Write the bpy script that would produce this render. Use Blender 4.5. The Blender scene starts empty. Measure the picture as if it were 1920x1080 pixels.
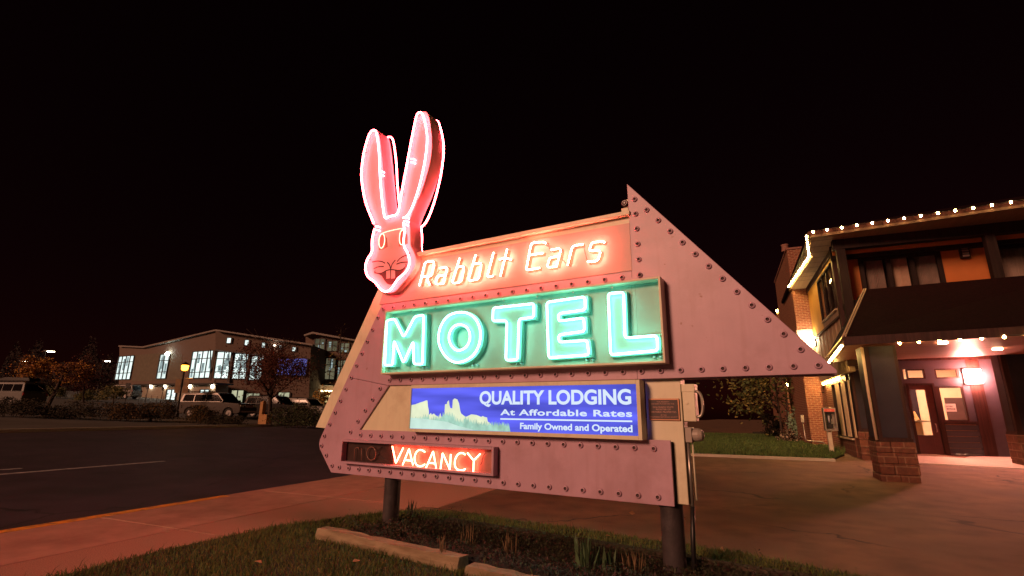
import bpy, bmesh, math, random
from math import radians, sin, cos, pi, sqrt, atan2
from mathutils import Vector, Matrix
from mathutils.geometry import tessellate_polygon
random.seed(7)
scene = bpy.context.scene
COL = scene.collection
# ------------------------------------------------------------------ camera
CAM_H = 1.45
YAW, PITCH, ROLL, FPX = radians(-23.022), radians(14.148), radians(0.623), 930.23
fwd = Vector((sin(YAW)*cos(PITCH), cos(YAW)*cos(PITCH), sin(PITCH)))
rgt = Vector((cos(YAW), -sin(YAW), 0)); upv = rgt.cross(fwd)
R_ = rgt*cos(ROLL)+upv*sin(ROLL); U_ = upv*cos(ROLL)-rgt*sin(ROLL)
CPOS = Vector((0, 0, CAM_H))
cd = bpy.data.cameras.new('camera'); cam = bpy.data.objects.new('camera', cd); COL.objects.link(cam)
cd.sensor_width = 36; cd.lens = FPX/1920*36; cd.clip_start = 0.05; cd.clip_end = 3000
m3 = Matrix((R_, U_, -fwd)).transposed()
cam.matrix_world = Matrix.Translation(CPOS) @ m3.to_4x4()
scene.camera = cam
# ------------------------------------------------------------------ world, night light, exposure
SUN_AZ = Vector((-0.40, -0.92, 0)).normalized(); SUN_EL = radians(20)
w = bpy.data.worlds.new('World'); scene.world = w; w.use_nodes = True
nt = w.node_tree; bg = nt.nodes['Background']
sky = nt.nodes.new('ShaderNodeTexSky'); sky.sky_type = 'NISHITA'; sky.sun_disc = False
sky.sun_elevation = SUN_EL; sky.sun_rotation = atan2(SUN_AZ.x, SUN_AZ.y)
tint = nt.nodes.new('ShaderNodeMix'); tint.data_type = 'RGBA'; tint.blend_type = 'MULTIPLY'
tint.inputs[0].default_value = 1; tint.inputs[7].default_value = (1, .12, .12, 1)
nt.links.new(sky.outputs[0], tint.inputs[6]); nt.links.new(tint.outputs[2], bg.inputs[0])
bg.inputs[1].default_value = 0.0016
sd = bpy.data.lights.new('sun', 'SUN'); sun = bpy.data.objects.new('sun', sd); COL.objects.link(sun)
sd.energy = 2.35; sd.color = (1, .47, .28); sd.angle = radians(13)
sdir = Vector((SUN_AZ.x*cos(SUN_EL), SUN_AZ.y*cos(SUN_EL), sin(SUN_EL)))
sun.rotation_euler = sdir.to_track_quat('Z', 'Y').to_euler()
scene.view_settings.view_transform = 'Standard'; scene.view_settings.look = 'None'
scene.view_settings.exposure = 0; scene.view_settings.gamma = 1
scene.render.engine = 'CYCLES'
scene.cycles.max_bounces = 6; scene.cycles.diffuse_bounces = 3; scene.cycles.glossy_bounces = 3
scene.cycles.transparent_max_bounces = 12; scene.cycles.sample_clamp_indirect = 6
scene.cycles.use_denoising = True
# ------------------------------------------------------------------ measuring helpers
def ray(x, y): return R_*((x-960)/FPX) - U_*((y-540)/FPX) + fwd
def onP(x, y, p0, n):
    d = ray(x, y); return CPOS + d*((Vector(p0)-CPOS).dot(n)/d.dot(n))
def onY(x, y, Y): return onP(x, y, (0, Y, 0), Vector((0, 1, 0)))
def onX(x, y, X): return onP(x, y, (X, 0, 0), Vector((1, 0, 0)))
def onZ(x, y, Z): return onP(x, y, (0, 0, Z), Vector((0, 0, 1)))
def lerp(a, b, t): return a+(b-a)*t
def smooth(a, b, t):
    u = min(1, max(0, (t-a)/(b-a))); return u*u*(3-2*u)
WST = ((8.2, 0), (26, .5), (38, .95), (56, 1.5), (75, 2.6), (110, 4.5), (140, 5.0), (1e5, 5.0))
def zg(X, Y):                                   # lie of the land: flat by the sign, rising to the motel and across the street
    e = 0.03*min(10, max(0, Y-11))*smooth(-7, -2, X)
    if X < -8.2:
        t = -X
        for (a, za), (b, zb) in zip(WST, WST[1:]):
            if t <= b: return e+za+(zb-za)*(t-a)/(b-a)
    return e
def onG(x, y, dz=0):
    d = ray(x, y); t = 1.0
    while t < 400:
        p = CPOS+d*t
        if p.z <= zg(p.x, p.y)+dz: break
        t *= 1.004
    return CPOS+d*t
OFF = radians(-7.945)
SX = Vector((cos(OFF), sin(OFF), 0)); SN = Vector((sin(OFF), -cos(OFF), 0)); UP = Vector((0, 0, 1))
pl = onP(731, 993, (0, 0, 0), UP)
S0 = pl + SN*0.14
def W(u, z, d=0): return S0 + SX*u + UP*z + SN*d          # sign coordinates: along, up, towards the front
def S(x, y, d=0):                                        # picture point -> (u, z) on the sign plane at depth d
    p = onP(x, y, S0+SN*d, SN)-S0; return (p.dot(SX), p.z)
def SP(pts, d=0, o=(0, 0), s=1): return [S(o[0]+x/s, o[1]+y/s, d) for x, y in pts]
# ------------------------------------------------------------------ scene bookkeeping
def tag(o, label=None, cat=None, group=None, kind=None):
    if label: o['label'] = label
    if cat: o['category'] = cat
    if group: o['group'] = group
    if kind: o['kind'] = kind
    return o
def empty(name, loc=(0, 0, 0), label=None, cat=None, group=None):
    o = bpy.data.objects.new(name, None); COL.objects.link(o); o.location = loc
    o.empty_display_size = .2
    return tag(o, label, cat, group)
bpy.context.view_layer.update()
class MB:
    def __init__(s): s.v = []; s.f = []; s.m = []; s.mi = 0; s.sm = False; s.fs = []
    def add(s, vs, fs):
        b = len(s.v); s.v += [tuple(v) for v in vs]
        for f in fs: s.f.append([b+i for i in f]); s.m.append(s.mi); s.fs.append(s.sm)
        return s
    def quad(s, a, b, c, d): return s.add([a, b, c, d], [(0, 1, 2, 3)])
    def box(s, p, q):
        x0, y0, z0 = [min(a, b) for a, b in zip(p, q)]; x1, y1, z1 = [max(a, b) for a, b in zip(p, q)]
        return s.add([(x0, y0, z0), (x1, y0, z0), (x1, y1, z0), (x0, y1, z0), (x0, y0, z1), (x1, y0, z1), (x1, y1, z1), (x0, y1, z1)],
                     [(3, 2, 1, 0), (4, 5, 6, 7), (0, 1, 5, 4), (1, 2, 6, 5), (2, 3, 7, 6), (3, 0, 4, 7)])
    def obox(s, o, ax, ay, az):                           # corner + three edge vectors
        o = Vector(o); ax = Vector(ax); ay = Vector(ay); az = Vector(az)
        P = [o, o+ax, o+ax+ay, o+ay]; P += [p+az for p in P]
        fl = ax.cross(ay).dot(az) < 0
        F = [(3, 2, 1, 0), (4, 5, 6, 7), (0, 1, 5, 4), (1, 2, 6, 5), (2, 3, 7, 6), (3, 0, 4, 7)]
        return s.add(P, [f[::-1] for f in F] if fl else F)
    def sbox(s, u0, u1, z0, z1, d0, d1):                   # box in sign coordinates
        return s.obox(W(u0, z0, d0), SX*(u1-u0), UP*(z1-z0), SN*(d1-d0))
    def prism(s, front, back):                             # two matching outlines
        n = len(front); P = [Vector(p) for p in front]+[Vector(p) for p in back]
        tr = tessellate_polygon([[Vector(p) for p in front]])
        nr = Vector((0, 0, 0))
        for i in range(n): nr += P[i].cross(P[(i+1) % n])
        out = (P[0]-P[n]); fs = []
        for t in tr:
            a, b, c = t
            if (P[b]-P[a]).cross(P[c]-P[a]).dot(out) < 0: a, c = c, a
            fs.append((a, b, c)); fs.append((c+n, b+n, a+n))
        fl = nr.dot(out) < 0
        for i in range(n):
            j = (i+1) % n; q = (i, i+n, j+n, j)
            fs.append(q[::-1] if fl else q)
        return s.add(P, fs)
    def spoly(s, uv, d0, d1): return s.prism([W(u, z, d1) for u, z in uv], [W(u, z, d0) for u, z in uv])
    def tube(s, pts, r, n=8, closed=False, r2=None, cap=True):
        P = [Vector(p) for p in pts]; N = len(P)
        if N < 2: return s
        base = len(s.v); up = None; rings = []
        for i in range(N):
            if closed: t = (P[(i+1) % N]-P[i-1])
            else: t = P[min(N-1, i+1)]-P[max(0, i-1)]
            if t.length < 1e-9: t = Vector((0, 0, 1))
            t.normalize()
            if up is None: up = t.orthogonal().normalized()
            up = (up-t*up.dot(t))
            if up.length < 1e-6: up = t.orthogonal()
            up.normalize(); sd_ = t.cross(up)
            rr = r if r2 is None else lerp(r, r2, i/(N-1))
            rings.append([P[i]+(up*cos(2*pi*k/n)+sd_*sin(2*pi*k/n))*rr for k in range(n)])
        vs = [v for rg in rings for v in rg]; fs = []
        for i in range(N if closed else N-1):
            j = (i+1) % N
            for k in range(n):
                l = (k+1) % n; fs.append((i*n+k, i*n+l, j*n+l, j*n+k))
        if cap and not closed: fs.append(tuple(range(n))[::-1]); fs.append(tuple((N-1)*n+k for k in range(n)))
        return s.add(vs, fs)
    def lathe(s, prof, o, ax, n=12):                       # prof: (radius, height along ax)
        o = Vector(o); ax = Vector(ax).normalized(); a = ax.orthogonal().normalized(); b = ax.cross(a)
        vs = []; fs = []
        for r, h in prof: vs += [o+ax*h+(a*cos(2*pi*k/n)+b*sin(2*pi*k/n))*r for k in range(n)]
        for i in range(len(prof)-1):
            for k in range(n):
                l = (k+1) % n; fs.append((i*n+k, i*n+l, (i+1)*n+l, (i+1)*n+k))
        return s.add(vs, fs)
    def ball(s, c, r, n=8, m=5, sc=(1, 1, 1)):
        vs = []; fs = []; c = Vector(c)
        for i in range(m+1):
            th = pi*i/m
            for k in range(n): vs.append(c+Vector((r*sc[0]*sin(th)*cos(2*pi*k/n), r*sc[1]*sin(th)*sin(2*pi*k/n), r*sc[2]*cos(th))))
        for i in range(m):
            for k in range(n):
                l = (k+1) % n; fs.append((i*n+k, (i+1)*n+k, (i+1)*n+l, i*n+l))
        return s.add(vs, fs)
    def build(s, name, mats, parent=None, bevel=0, label=None):
        me = bpy.data.meshes.new(name); me.from_pydata(s.v, [], s.f)
        if not isinstance(mats, (list, tuple)): mats = [mats]
        for m in mats: me.materials.append(m)
        me.polygons.foreach_set('material_index', s.m); me.polygons.foreach_set('use_smooth', s.fs)
        me.update(); me.validate()
        o = bpy.data.objects.new(name, me); COL.objects.link(o)
        if bevel:
            b = o.modifiers.new('bevel', 'BEVEL'); b.width = bevel; b.segments = 2; b.limit_method = 'ANGLE'
        if parent is not None: put(o, parent)
        if label: o['label'] = label
        return o
def mwl(p):                                              # world location of a parent chain of unrotated parents
    v = Vector((0, 0, 0))
    while p is not None: v = v+Vector(p.location); p = p.parent
    return v
def put(o, parent):
    o.parent = parent; o.location = -mwl(parent)
    return o
def copy_tree(o, parent=None):
    c = o.copy(); COL.objects.link(c); c.parent = parent
    for ch in list(o.children): copy_tree(ch, c)
    return c
# ------------------------------------------------------------------ materials
MATS = {}
def mat(name, col, rough=.6, vary=.12, scale=6, bump=0, bscale=60, metal=0, spec=.5, emit=None, es=0, dirt=None, dscale=1.5, streak=None, crack=None, spots=None):
    m = bpy.data.materials.new(name); m.use_nodes = True; t = m.node_tree; p = t.nodes['Principled BSDF']
    p.inputs['Roughness'].default_value = rough; p.inputs['Metallic'].default_value = metal
    p.inputs['Specular IOR Level'].default_value = spec
    tc = t.nodes.new('ShaderNodeTexCoord')
    nz = t.nodes.new('ShaderNodeTexNoise'); nz.inputs['Scale'].default_value = scale; nz.inputs['Detail'].default_value = 6
    t.links.new(tc.outputs['Object'], nz.inputs['Vector'])
    rp = t.nodes.new('ShaderNodeValToRGB')
    rp.color_ramp.elements[0].position = .3; rp.color_ramp.elements[1].position = .7
    rp.color_ramp.elements[0].color = [c*(1-vary) for c in col]+[1]
    rp.color_ramp.elements[1].color = [min(1, c*(1+vary)) for c in col]+[1]
    t.links.new(nz.outputs['Fac'], rp.inputs[0]); out = rp.outputs[0]
    if dirt:
        n2 = t.nodes.new('ShaderNodeTexNoise'); n2.inputs['Scale'].default_value = dscale; n2.inputs['Detail'].default_value = 8
        n2.inputs['Roughness'].default_value = .65
        t.links.new(tc.outputs['Object'], n2.inputs['Vector'])
        r2 = t.nodes.new('ShaderNodeValToRGB'); r2.color_ramp.elements[0].position = .5; r2.color_ramp.elements[1].position = .68
        t.links.new(n2.outputs['Fac'], r2.inputs[0])
        mx = t.nodes.new('ShaderNodeMix'); mx.data_type = 'RGBA'; mx.inputs[7].default_value = list(dirt)+[1]
        t.links.new(r2.outputs[0], mx.inputs[0]); t.links.new(out, mx.inputs[6]); out = mx.outputs[2]
    def blend(fac, c2, o):
        mx = t.nodes.new('ShaderNodeMix'); mx.data_type = 'RGBA'; mx.inputs[7].default_value = list(c2)+[1]
        t.links.new(fac, mx.inputs[0]); t.links.new(o, mx.inputs[6]); return mx.outputs[2]
    def ramp(src, a, b, va=0, vb=1):
        r = t.nodes.new('ShaderNodeMapRange'); r.inputs[1].default_value = a; r.inputs[2].default_value = b; r.inputs[3].default_value = va; r.inputs[4].default_value = vb
        t.links.new(src, r.inputs[0]); return r.outputs[0]
    if streak:                                            # runs of dirt down the face
        mp = t.nodes.new('ShaderNodeMapping'); mp.inputs['Scale'].default_value = (9, 9, .7); t.links.new(tc.outputs['Object'], mp.inputs[0])
        n3 = t.nodes.new('ShaderNodeTexNoise'); n3.inputs['Scale'].default_value = 1.6; n3.inputs['Detail'].default_value = 5; t.links.new(mp.outputs[0], n3.inputs['Vector'])
        out = blend(ramp(n3.outputs['Fac'], .52, .78, 0, .28), streak, out)
    if spots:
        n4 = t.nodes.new('ShaderNodeTexNoise'); n4.inputs['Scale'].default_value = 11; n4.inputs['Detail'].default_value = 2; t.links.new(tc.outputs['Object'], n4.inputs['Vector'])
        out = blend(ramp(n4.outputs['Fac'], .73, .78), spots, out)
    if crack:                                             # wandering cracks and patches
        vz = t.nodes.new('ShaderNodeTexNoise'); vz.inputs['Scale'].default_value = 1.3; vz.inputs['Detail'].default_value = 5; t.links.new(tc.outputs['Object'], vz.inputs['Vector'])
        ma = t.nodes.new('ShaderNodeVectorMath'); ma.operation = 'MULTIPLY_ADD'; ma.inputs[1].default_value = (1.1, 1.1, 0)
        t.links.new(vz.outputs['Color'], ma.inputs[0]); t.links.new(tc.outputs['Object'], ma.inputs[2])
        vo = t.nodes.new('ShaderNodeTexVoronoi'); vo.feature = 'DISTANCE_TO_EDGE'; vo.inputs['Scale'].default_value = crack[0]; t.links.new(ma.outputs[0], vo.inputs['Vector'])
        n5 = t.nodes.new('ShaderNodeTexNoise'); n5.inputs['Scale'].default_value = .35; t.links.new(tc.outputs['Object'], n5.inputs['Vector'])
        a = ramp(vo.outputs['Distance'], .003, .012, 1, 0); b = ramp(n5.outputs['Fac'], .46, .56)
        mm = t.nodes.new('ShaderNodeMath'); mm.operation = 'MULTIPLY'; t.links.new(a, mm.inputs[0]); t.links.new(b, mm.inputs[1])
        out = blend(mm.outputs[0], crack[1], out)
    t.links.new(out, p.inputs['Base Color'])
    if bump:
        nb = t.nodes.new('ShaderNodeTexNoise'); nb.inputs['Scale'].default_value = bscale; nb.inputs['Detail'].default_value = 4
        t.links.new(tc.outputs['Object'], nb.inputs['Vector'])
        bp = t.nodes.new('ShaderNodeBump'); bp.inputs['Strength'].default_value = bump; bp.inputs['Distance'].default_value = .02
        t.links.new(nb.outputs['Fac'], bp.inputs['Height']); t.links.new(bp.outputs[0], p.inputs['Normal'])
    if emit:
        p.inputs['Emission Color'].default_value = list(emit)+[1]; p.inputs['Emission Strength'].default_value = es
    MATS[name] = m
    return m
def glow(name, col, s, vary=0, scale=3, stretch=None):
    m = bpy.data.materials.new(name); m.use_nodes = True; t = m.node_tree
    t.nodes.remove(t.nodes['Principled BSDF']); e = t.nodes.new('ShaderNodeEmission')
    e.inputs[0].default_value = list(col)+[1]; e.inputs[1].default_value = s
    if vary:
        tc = t.nodes.new('ShaderNodeTexCoord'); nz = t.nodes.new('ShaderNodeTexNoise'); nz.inputs['Scale'].default_value = scale
        if stretch:
            mp = t.nodes.new('ShaderNodeMapping'); mp.inputs['Scale'].default_value = stretch; t.links.new(tc.outputs['Object'], mp.inputs[0]); t.links.new(mp.outputs[0], nz.inputs['Vector'])
        else: t.links.new(tc.outputs['Object'], nz.inputs['Vector'])
        mr = t.nodes.new('ShaderNodeMapRange'); mr.inputs[1].default_value = .3; mr.inputs[2].default_value = .7
        mr.inputs[3].default_value = s*(1-vary); mr.inputs[4].default_value = s*(1+vary)
        t.links.new(nz.outputs['Fac'], mr.inputs[0]); t.links.new(mr.outputs[0], e.inputs[1])
    t.links.new(e.outputs[0], t.nodes['Material Output'].inputs[0]); MATS[name] = m
    return m
def brickmat(name, c1, c2, mortar, bw, bh, rough=.85, axis='XZ', msize=.012):
    m = mat(name, c1, rough, .1, 8, .3, 40); t = m.node_tree; p = t.nodes['Principled BSDF']
    tc = t.nodes.new('ShaderNodeTexCoord'); sp = t.nodes.new('ShaderNodeSeparateXYZ'); cb = t.nodes.new('ShaderNodeCombineXYZ')
    t.links.new(tc.outputs['Object'], sp.inputs[0])
    ad = t.nodes.new('ShaderNodeMath'); ad.operation = 'ADD'
    t.links.new(sp.outputs[0], ad.inputs[0]); t.links.new(sp.outputs[1], ad.inputs[1])
    t.links.new(ad.outputs[0], cb.inputs[0]); t.links.new(sp.outputs[2], cb.inputs[1])
    br = t.nodes.new('ShaderNodeTexBrick'); br.inputs['Scale'].default_value = 1
    br.inputs['Brick Width'].default_value = bw; br.inputs['Row Height'].default_value = bh; br.inputs['Mortar Size'].default_value = msize
    br.inputs['Color1'].default_value = list(c1)+[1]; br.inputs['Color2'].default_value = list(c2)+[1]; br.inputs['Mortar'].default_value = list(mortar)+[1]
    t.links.new(cb.outputs[0], br.inputs['Vector'])
    nz = t.nodes.new('ShaderNodeTexNoise'); nz.inputs['Scale'].default_value = 14; nz.inputs['Detail'].default_value = 6
    t.links.new(tc.outputs['Object'], nz.inputs['Vector'])
    mx = t.nodes.new('ShaderNodeMix'); mx.data_type = 'RGBA'; mx.blend_type = 'OVERLAY'; mx.inputs[0].default_value = .6
    t.links.new(br.outputs[0], mx.inputs[6]); t.links.new(nz.outputs['Fac'], mx.inputs[7]); t.links.new(mx.outputs[2], p.inputs['Base Color'])
    bp = t.nodes.new('ShaderNodeBump'); bp.inputs['Strength'].default_value = .7; bp.inputs['Distance'].default_value = .012; bp.invert = True
    t.links.new(br.outputs['Fac'], bp.inputs['Height'])
    old = p.inputs['Normal'].links[0].from_node; t.links.new(bp.outputs[0], old.inputs['Normal'])
    return m
def woodmat(name, c1, c2, rough=.6, stretch=(1, 1, .06), scale=18):
    m = mat(name, c1, rough, spec=.15); t = m.node_tree; p = t.nodes['Principled BSDF']
    tc = t.nodes.new('ShaderNodeTexCoord'); mp = t.nodes.new('ShaderNodeMapping'); mp.inputs['Scale'].default_value = stretch
    t.links.new(tc.outputs['Object'], mp.inputs[0])
    nz = t.nodes.new('ShaderNodeTexNoise'); nz.inputs['Scale'].default_value = scale; nz.inputs['Detail'].default_value = 7
    t.links.new(mp.outputs[0], nz.inputs['Vector'])
    rp = t.nodes.new('ShaderNodeValToRGB'); rp.color_ramp.elements[0].position = .35; rp.color_ramp.elements[1].position = .65
    rp.color_ramp.elements[0].color = list(c1)+[1]; rp.color_ramp.elements[1].color = list(c2)+[1]
    t.links.new(nz.outputs['Fac'], rp.inputs[0]); t.links.new(rp.outputs[0], p.inputs['Base Color'])
    bp = t.nodes.new('ShaderNodeBump'); bp.inputs['Strength'].default_value = .25; bp.inputs['Distance'].default_value = .01
    t.links.new(nz.outputs['Fac'], bp.inputs['Height']); t.links.new(bp.outputs[0], p.inputs['Normal'])
    return m
def glassmat(name, col=(1, 1, 1), rough=.02):
    m = bpy.data.materials.new(name); m.use_nodes = True; t = m.node_tree; t.nodes.remove(t.nodes['Principled BSDF'])
    a = t.nodes.new('ShaderNodeBsdfTransparent'); a.inputs[0].default_value = list(col)+[1]
    g = t.nodes.new('ShaderNodeBsdfGlossy'); g.inputs['Roughness'].default_value = rough
    fr = t.nodes.new('ShaderNodeFresnel'); fr.inputs[0].default_value = 1.45
    mx = t.nodes.new('ShaderNodeMixShader')
    t.links.new(fr.outputs[0], mx.inputs[0]); t.links.new(a.outputs[0], mx.inputs[1]); t.links.new(g.outputs[0], mx.inputs[2])
    t.links.new(mx.outputs[0], t.nodes['Material Output'].inputs[0]); MATS[name] = m
    return m
def chaikin(pts, it=2, closed=False, q=.25):
    for _ in range(it):
        out = [] if closed else [pts[0]]
        n = len(pts)
        for i in range(n if closed else n-1):
            a = pts[i]; b = pts[(i+1) % n]
            out.append(tuple(lerp(x, y, q) for x, y in zip(a, b))); out.append(tuple(lerp(x, y, 1-q) for x, y in zip(a, b)))
        if not closed: out.append(pts[-1])
        pts = out
    return pts
def fillet(pts, r, closed=False, k=4):                    # round only the corners of a polyline
    out = []; n = len(pts)
    for i in range(n):
        if not closed and i in (0, n-1): out.append(pts[i]); continue
        a = Vector(pts[i-1]); b = Vector(pts[i]); c = Vector(pts[(i+1) % n])
        la = min(r, (a-b).length*.45); lc = min(r, (c-b).length*.45)
        p = b+(a-b).normalized()*la; q = b+(c-b).normalized()*lc
        for j in range(k+1):
            t = j/k; out.append(tuple(p*(1-t)**2+b*2*t*(1-t)+q*t*t))
    return out
def text_mesh(s, bold=0.0, spacing=1.0):
    cu = bpy.data.curves.new('lettering', 'FONT'); cu.body = s; cu.size = 1; cu.offset = bold; cu.space_character = spacing; cu.resolution_u = 5
    o = bpy.data.objects.new('lettering', cu); COL.objects.link(o); bpy.context.view_layer.update()
    me = bpy.data.meshes.new_from_object(o.evaluated_get(bpy.context.evaluated_depsgraph_get()))
    vs = [v.co.copy() for v in me.vertices]; fs = [tuple(p.vertices) for p in me.polygons]
    bpy.data.objects.remove(o); bpy.data.curves.remove(cu); bpy.data.meshes.remove(me)
    x0 = min(v.x for v in vs); x1 = max(v.x for v in vs); y0 = min(v.y for v in vs); y1 = max(v.y for v in vs)
    return [((v.x-x0)/(x1-x0), (v.y-y0)/(y1-y0)) for v in vs], fs
def add_text(mb, s, bl, br, tl, nrm, th=.003, bold=0.0, spacing=1.0):
    v, f = text_mesh(s, bold, spacing); bl = Vector(bl); ax = Vector(br)-bl; ay = Vector(tl)-bl; n = Vector(nrm).normalized()
    P = [bl+ax*a+ay*b+n*th for a, b in v]
    fs = f if ax.cross(ay).dot(n) > 0 else [t[::-1] for t in f]
    return mb.add(P, fs)
# paints
cream = mat('cream_paint', (.74, .70, .52), .45, .06, 3, .02, 90, dirt=(.60, .54, .39), dscale=2.2, streak=(.52, .44, .31))
mauve = mat('mauve_paint', (.50, .31, .42), .42, .06, 4, .03, 60, dirt=(.42, .25, .33), dscale=1.6, streak=(.36, .18, .20), spots=(.30, .13, .12))
socketdark = mat('socket_hole', (.07, .035, .04), .7)
salmon = mat('salmon_paint', (.62, .30, .27), .5, .06, 4)
rabpink = mat('rabbit_pink_paint', (.60, .42, .42), .5, .05, 4)
mint = mat('mint_paint', (.24, .46, .39), .45, .08, 3, dirt=(.20, .40, .34), dscale=2)
steel = mat('weathered_steel', (.050, .040, .043), .6, .3, 9, .2, 30, spec=.3, dirt=(.10, .07, .065), dscale=4, streak=(.14, .09, .08))
blackp = mat('black_paint', (.012, .011, .012), .4)
linecol = mat('face_line_paint', (.02, .004, .006), .6)
mouthcol = mat('mouth_paint', (.07, .010, .014), .6)
letter_or = mat('painted_letter_orange', (.30, .085, .045), .5)
silver = mat('brushed_metal', (.42, .38, .34), .35, .1, 20, metal=.7)
ceram = mat('glass_insulator', (.35, .5, .55), .2, spec=.8)
deadtube = mat('unlit_glass_tube', (.30, .14, .11), .08, spec=1)
n_red = glow('neon_red', (1, .062, .080), 80)
n_org = glow('neon_orange', (1, .115, .075), 165)
n_vac = glow('neon_vacancy', (1, .12, .06), 45)
n_grn = glow('neon_green', (.24, 1, .74), 15)
# ================================================================== THE SIGN
sign = empty('motel_sign', W(1.3, 0, -.15), 'tall neon motel sign with rabbit head and arrow shaped mauve panels on two steel posts', 'neon sign')
D_BACK = -.30
# core: cream panel seen behind the mauve plates
mb = MB(); mb.spoly(SP([(733, 490), (1184, 404), (1190, 507), (1190, 640), (1190, 828), (612, 803), (592, 801)], -.03), D_BACK+.03, -.03)
mb.build('cream_panel', cream, sign)
lip = MB(); a = S(736, 488.5, 0); b = S(1182, 404.5, 0)
lip.sbox(a[0], b[0], a[1]-.012, a[1]+.035, -.29, .035); lip.build('top_cap', cream, sign, .004)
nm = MB(); p = SP([(735, 498), (1180, 418), (1184.7, 507), (711, 571)], .004)
nm.spoly(p, -.028, .004); nm.build('name_panel', mat('name_panel_paint', (.54, .34, .32), .45, .05, 3), sign)
# arrow plate (upper) and lower plate
PT = .05
up_px = [(716, 571.5), (1184.7, 507.5), (1179.3, 405.6), (1175.2, 344.4), (1569, 694), (1569.6, 700), (1197, 711), (728.5, 722.8), (690, 714), (658, 700)]
up_px = [(716, 571.5), (1184.7, 507.5), (1179.3, 405.6), (1175.2, 344.4), (1569, 694), (1569.6, 700), (1197, 711), (728.5, 722.8), (652, 707)]
lo_px = [(652, 707.6), (728.2, 723.5), (674, 805.7), (1256.9, 825.9), (1264.8, 950.4), (620.3, 885.9), (599.5, 842), (598, 833), (599.5, 824), (604, 814)]
plates = []
ua = [S(x, y) for x, y in up_px]; la = [S(x, y) for x, y in lo_px]
mb = MB(); mb.spoly(ua, -.028, PT-.05); A = mb.build('arrow_plate', mauve, sign, .004)
mb = MB(); mb.spoly(la, -.028, -.001); B = mb.build('lower_plate', mauve, sign, .004)
def sockets(line, n, parent, skip0=False):
    q = [S(x, y) for x, y in line]
    for i in range(n):
        if skip0 and i == 0: continue
        t = i/(n-1) if n > 1 else 0
        u, z = (lerp(q[0][0], q[-1][0], t), lerp(q[0][1], q[-1][1], t)) if len(q) > 1 else q[0]
        mb = MB(); mb.sm = True
        mb.lathe([(.030, 0), (.029, .012), (.025, .017), (.016, .017)], W(u, z, 0), SN, 14)
        mb.mi = 1; mb.lathe([(.016, .017), (.012, .006), (.0005, .006)], W(u, z, 0), SN, 14)
        mb.build('bulb_socket', [mauve, socketdark], parent)
sockets([(719, 579.3), (1200, 516)], 20, A)
sockets([(1190.3, 374), (1200, 516)], 6, A, False)
sockets([(1212.8, 394), (1534, 685)], 13, A)
sockets([(731, 713), (1487.6, 686.6)], 26, A)
sockets([(709, 596), (659.3, 708)], 6, A)
sockets([(649, 730), (608.7, 817.4)], 5, B)
for p in ((603.6, 835.6), (612.4, 853.7), (623, 873)): sockets([p], 1, B)
sockets([(713, 728.7), (657.7, 810)], 5, B)
sockets([(676.7, 815.6), (1226, 841)], 22, B)
sockets([(636.7, 876), (1233.7, 932)], 24, B)
# sheet seams on the plates
sm_ = MB()
for (x0, y0), (x1, y1) in (((1194, 693), (1196.5, 711)), ((1184.5, 521), (1183.5, 508))):
    a = S(x0, y0); b = S(x1, y1); sm_.sbox(a[0], a[0]+.004, min(a[1], b[1]), max(a[1], b[1]), -.002, .0012)
a = S(1196, 507); 
sm_.build('sheet_seam', socketdark, sign)
# cream column at the right, posts
col = MB(); a = S(1209, 712, -.08); b = S(1275, 712, -.08); c = S(1291, 947, -.08)
col.sbox(a[0], b[0]+.0, c[1], a[1]+.1, D_BACK+.02, -.08); col.build('cream_column', cream, sign, .006)
pu = S(731, 990, -.15)[0]; qu = S(1259, 955, -.15)[0]
for u in (pu, qu):
    mb = MB(); mb.sm = True; mb.tube([W(u, -.3, -.15), W(u, 1.2, -.15)], .105, 20, cap=False); mb.build('post', steel, sign)
br = MB(); a = S(1230, 952, -.1)
br.prism([W(a[0], .63, -.12), W(a[0]+.08, .63, -.12), W(a[0]+.045, .58, -.12)], [W(a[0], .63, -.14), W(a[0]+.08, .63, -.14), W(a[0]+.045, .58, -.14)])
br.build('bracket', steel, sign)
# back plates so the sign is whole from behind
mb = MB(); mb.spoly([(u, z) for u, z in ua], D_BACK-.02, D_BACK+.028); mb.build('rear_arrow_plate', mauve, sign)
mb = MB(); mb.spoly([(u, z) for u, z in la], D_BACK-.021, D_BACK+.028); mb.build('rear_lower_plate', mauve, sign)
# ---- MOTEL cabinet
def cabinet(front, d1, wall, floor_d, parent, name, fm, pm):
    (u0, z1), (u1, z0) = front
    ca = MB()
    for (a0, a1, b0, b1) in ((u0, u0+wall, z0, z1), (u1-wall, u1, z0, z1), (u0+wall, u1-wall, z0, z0+wall), (u0+wall, u1-wall, z1-wall, z1)):
        ca.sbox(a0, a1, b0, b1, 0.0015, d1)
    f = ca.build(name, fm, parent, .003)
    pn = MB(); pn.sbox(u0+wall, u1-wall, z0+wall, z1-wall, .002, floor_d); pn.build('back_panel', pm, f)
    return f
CD = .17
c0 = S(720.5, 583.5, CD); c1 = S(1248.9, 679.6, CD); c2 = S(714.9, 702.3, CD); c3 = S(1236, 517.5, CD)
cu0 = (c0[0]+c2[0])/2; cu1 = (c1[0]+c3[0])/2; cz1 = (c0[1]+c3[1])/2; cz0 = (c1[1]+c2[1])/2
motel = cabinet(((cu0, cz1), (cu1, cz0)), CD, .022, .05, sign, 'motel_cabinet', [cream, mint], mint)
tb = (700, 570); ts = 7.713; tb2 = (900, 510); ts2 = 5.333
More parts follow.
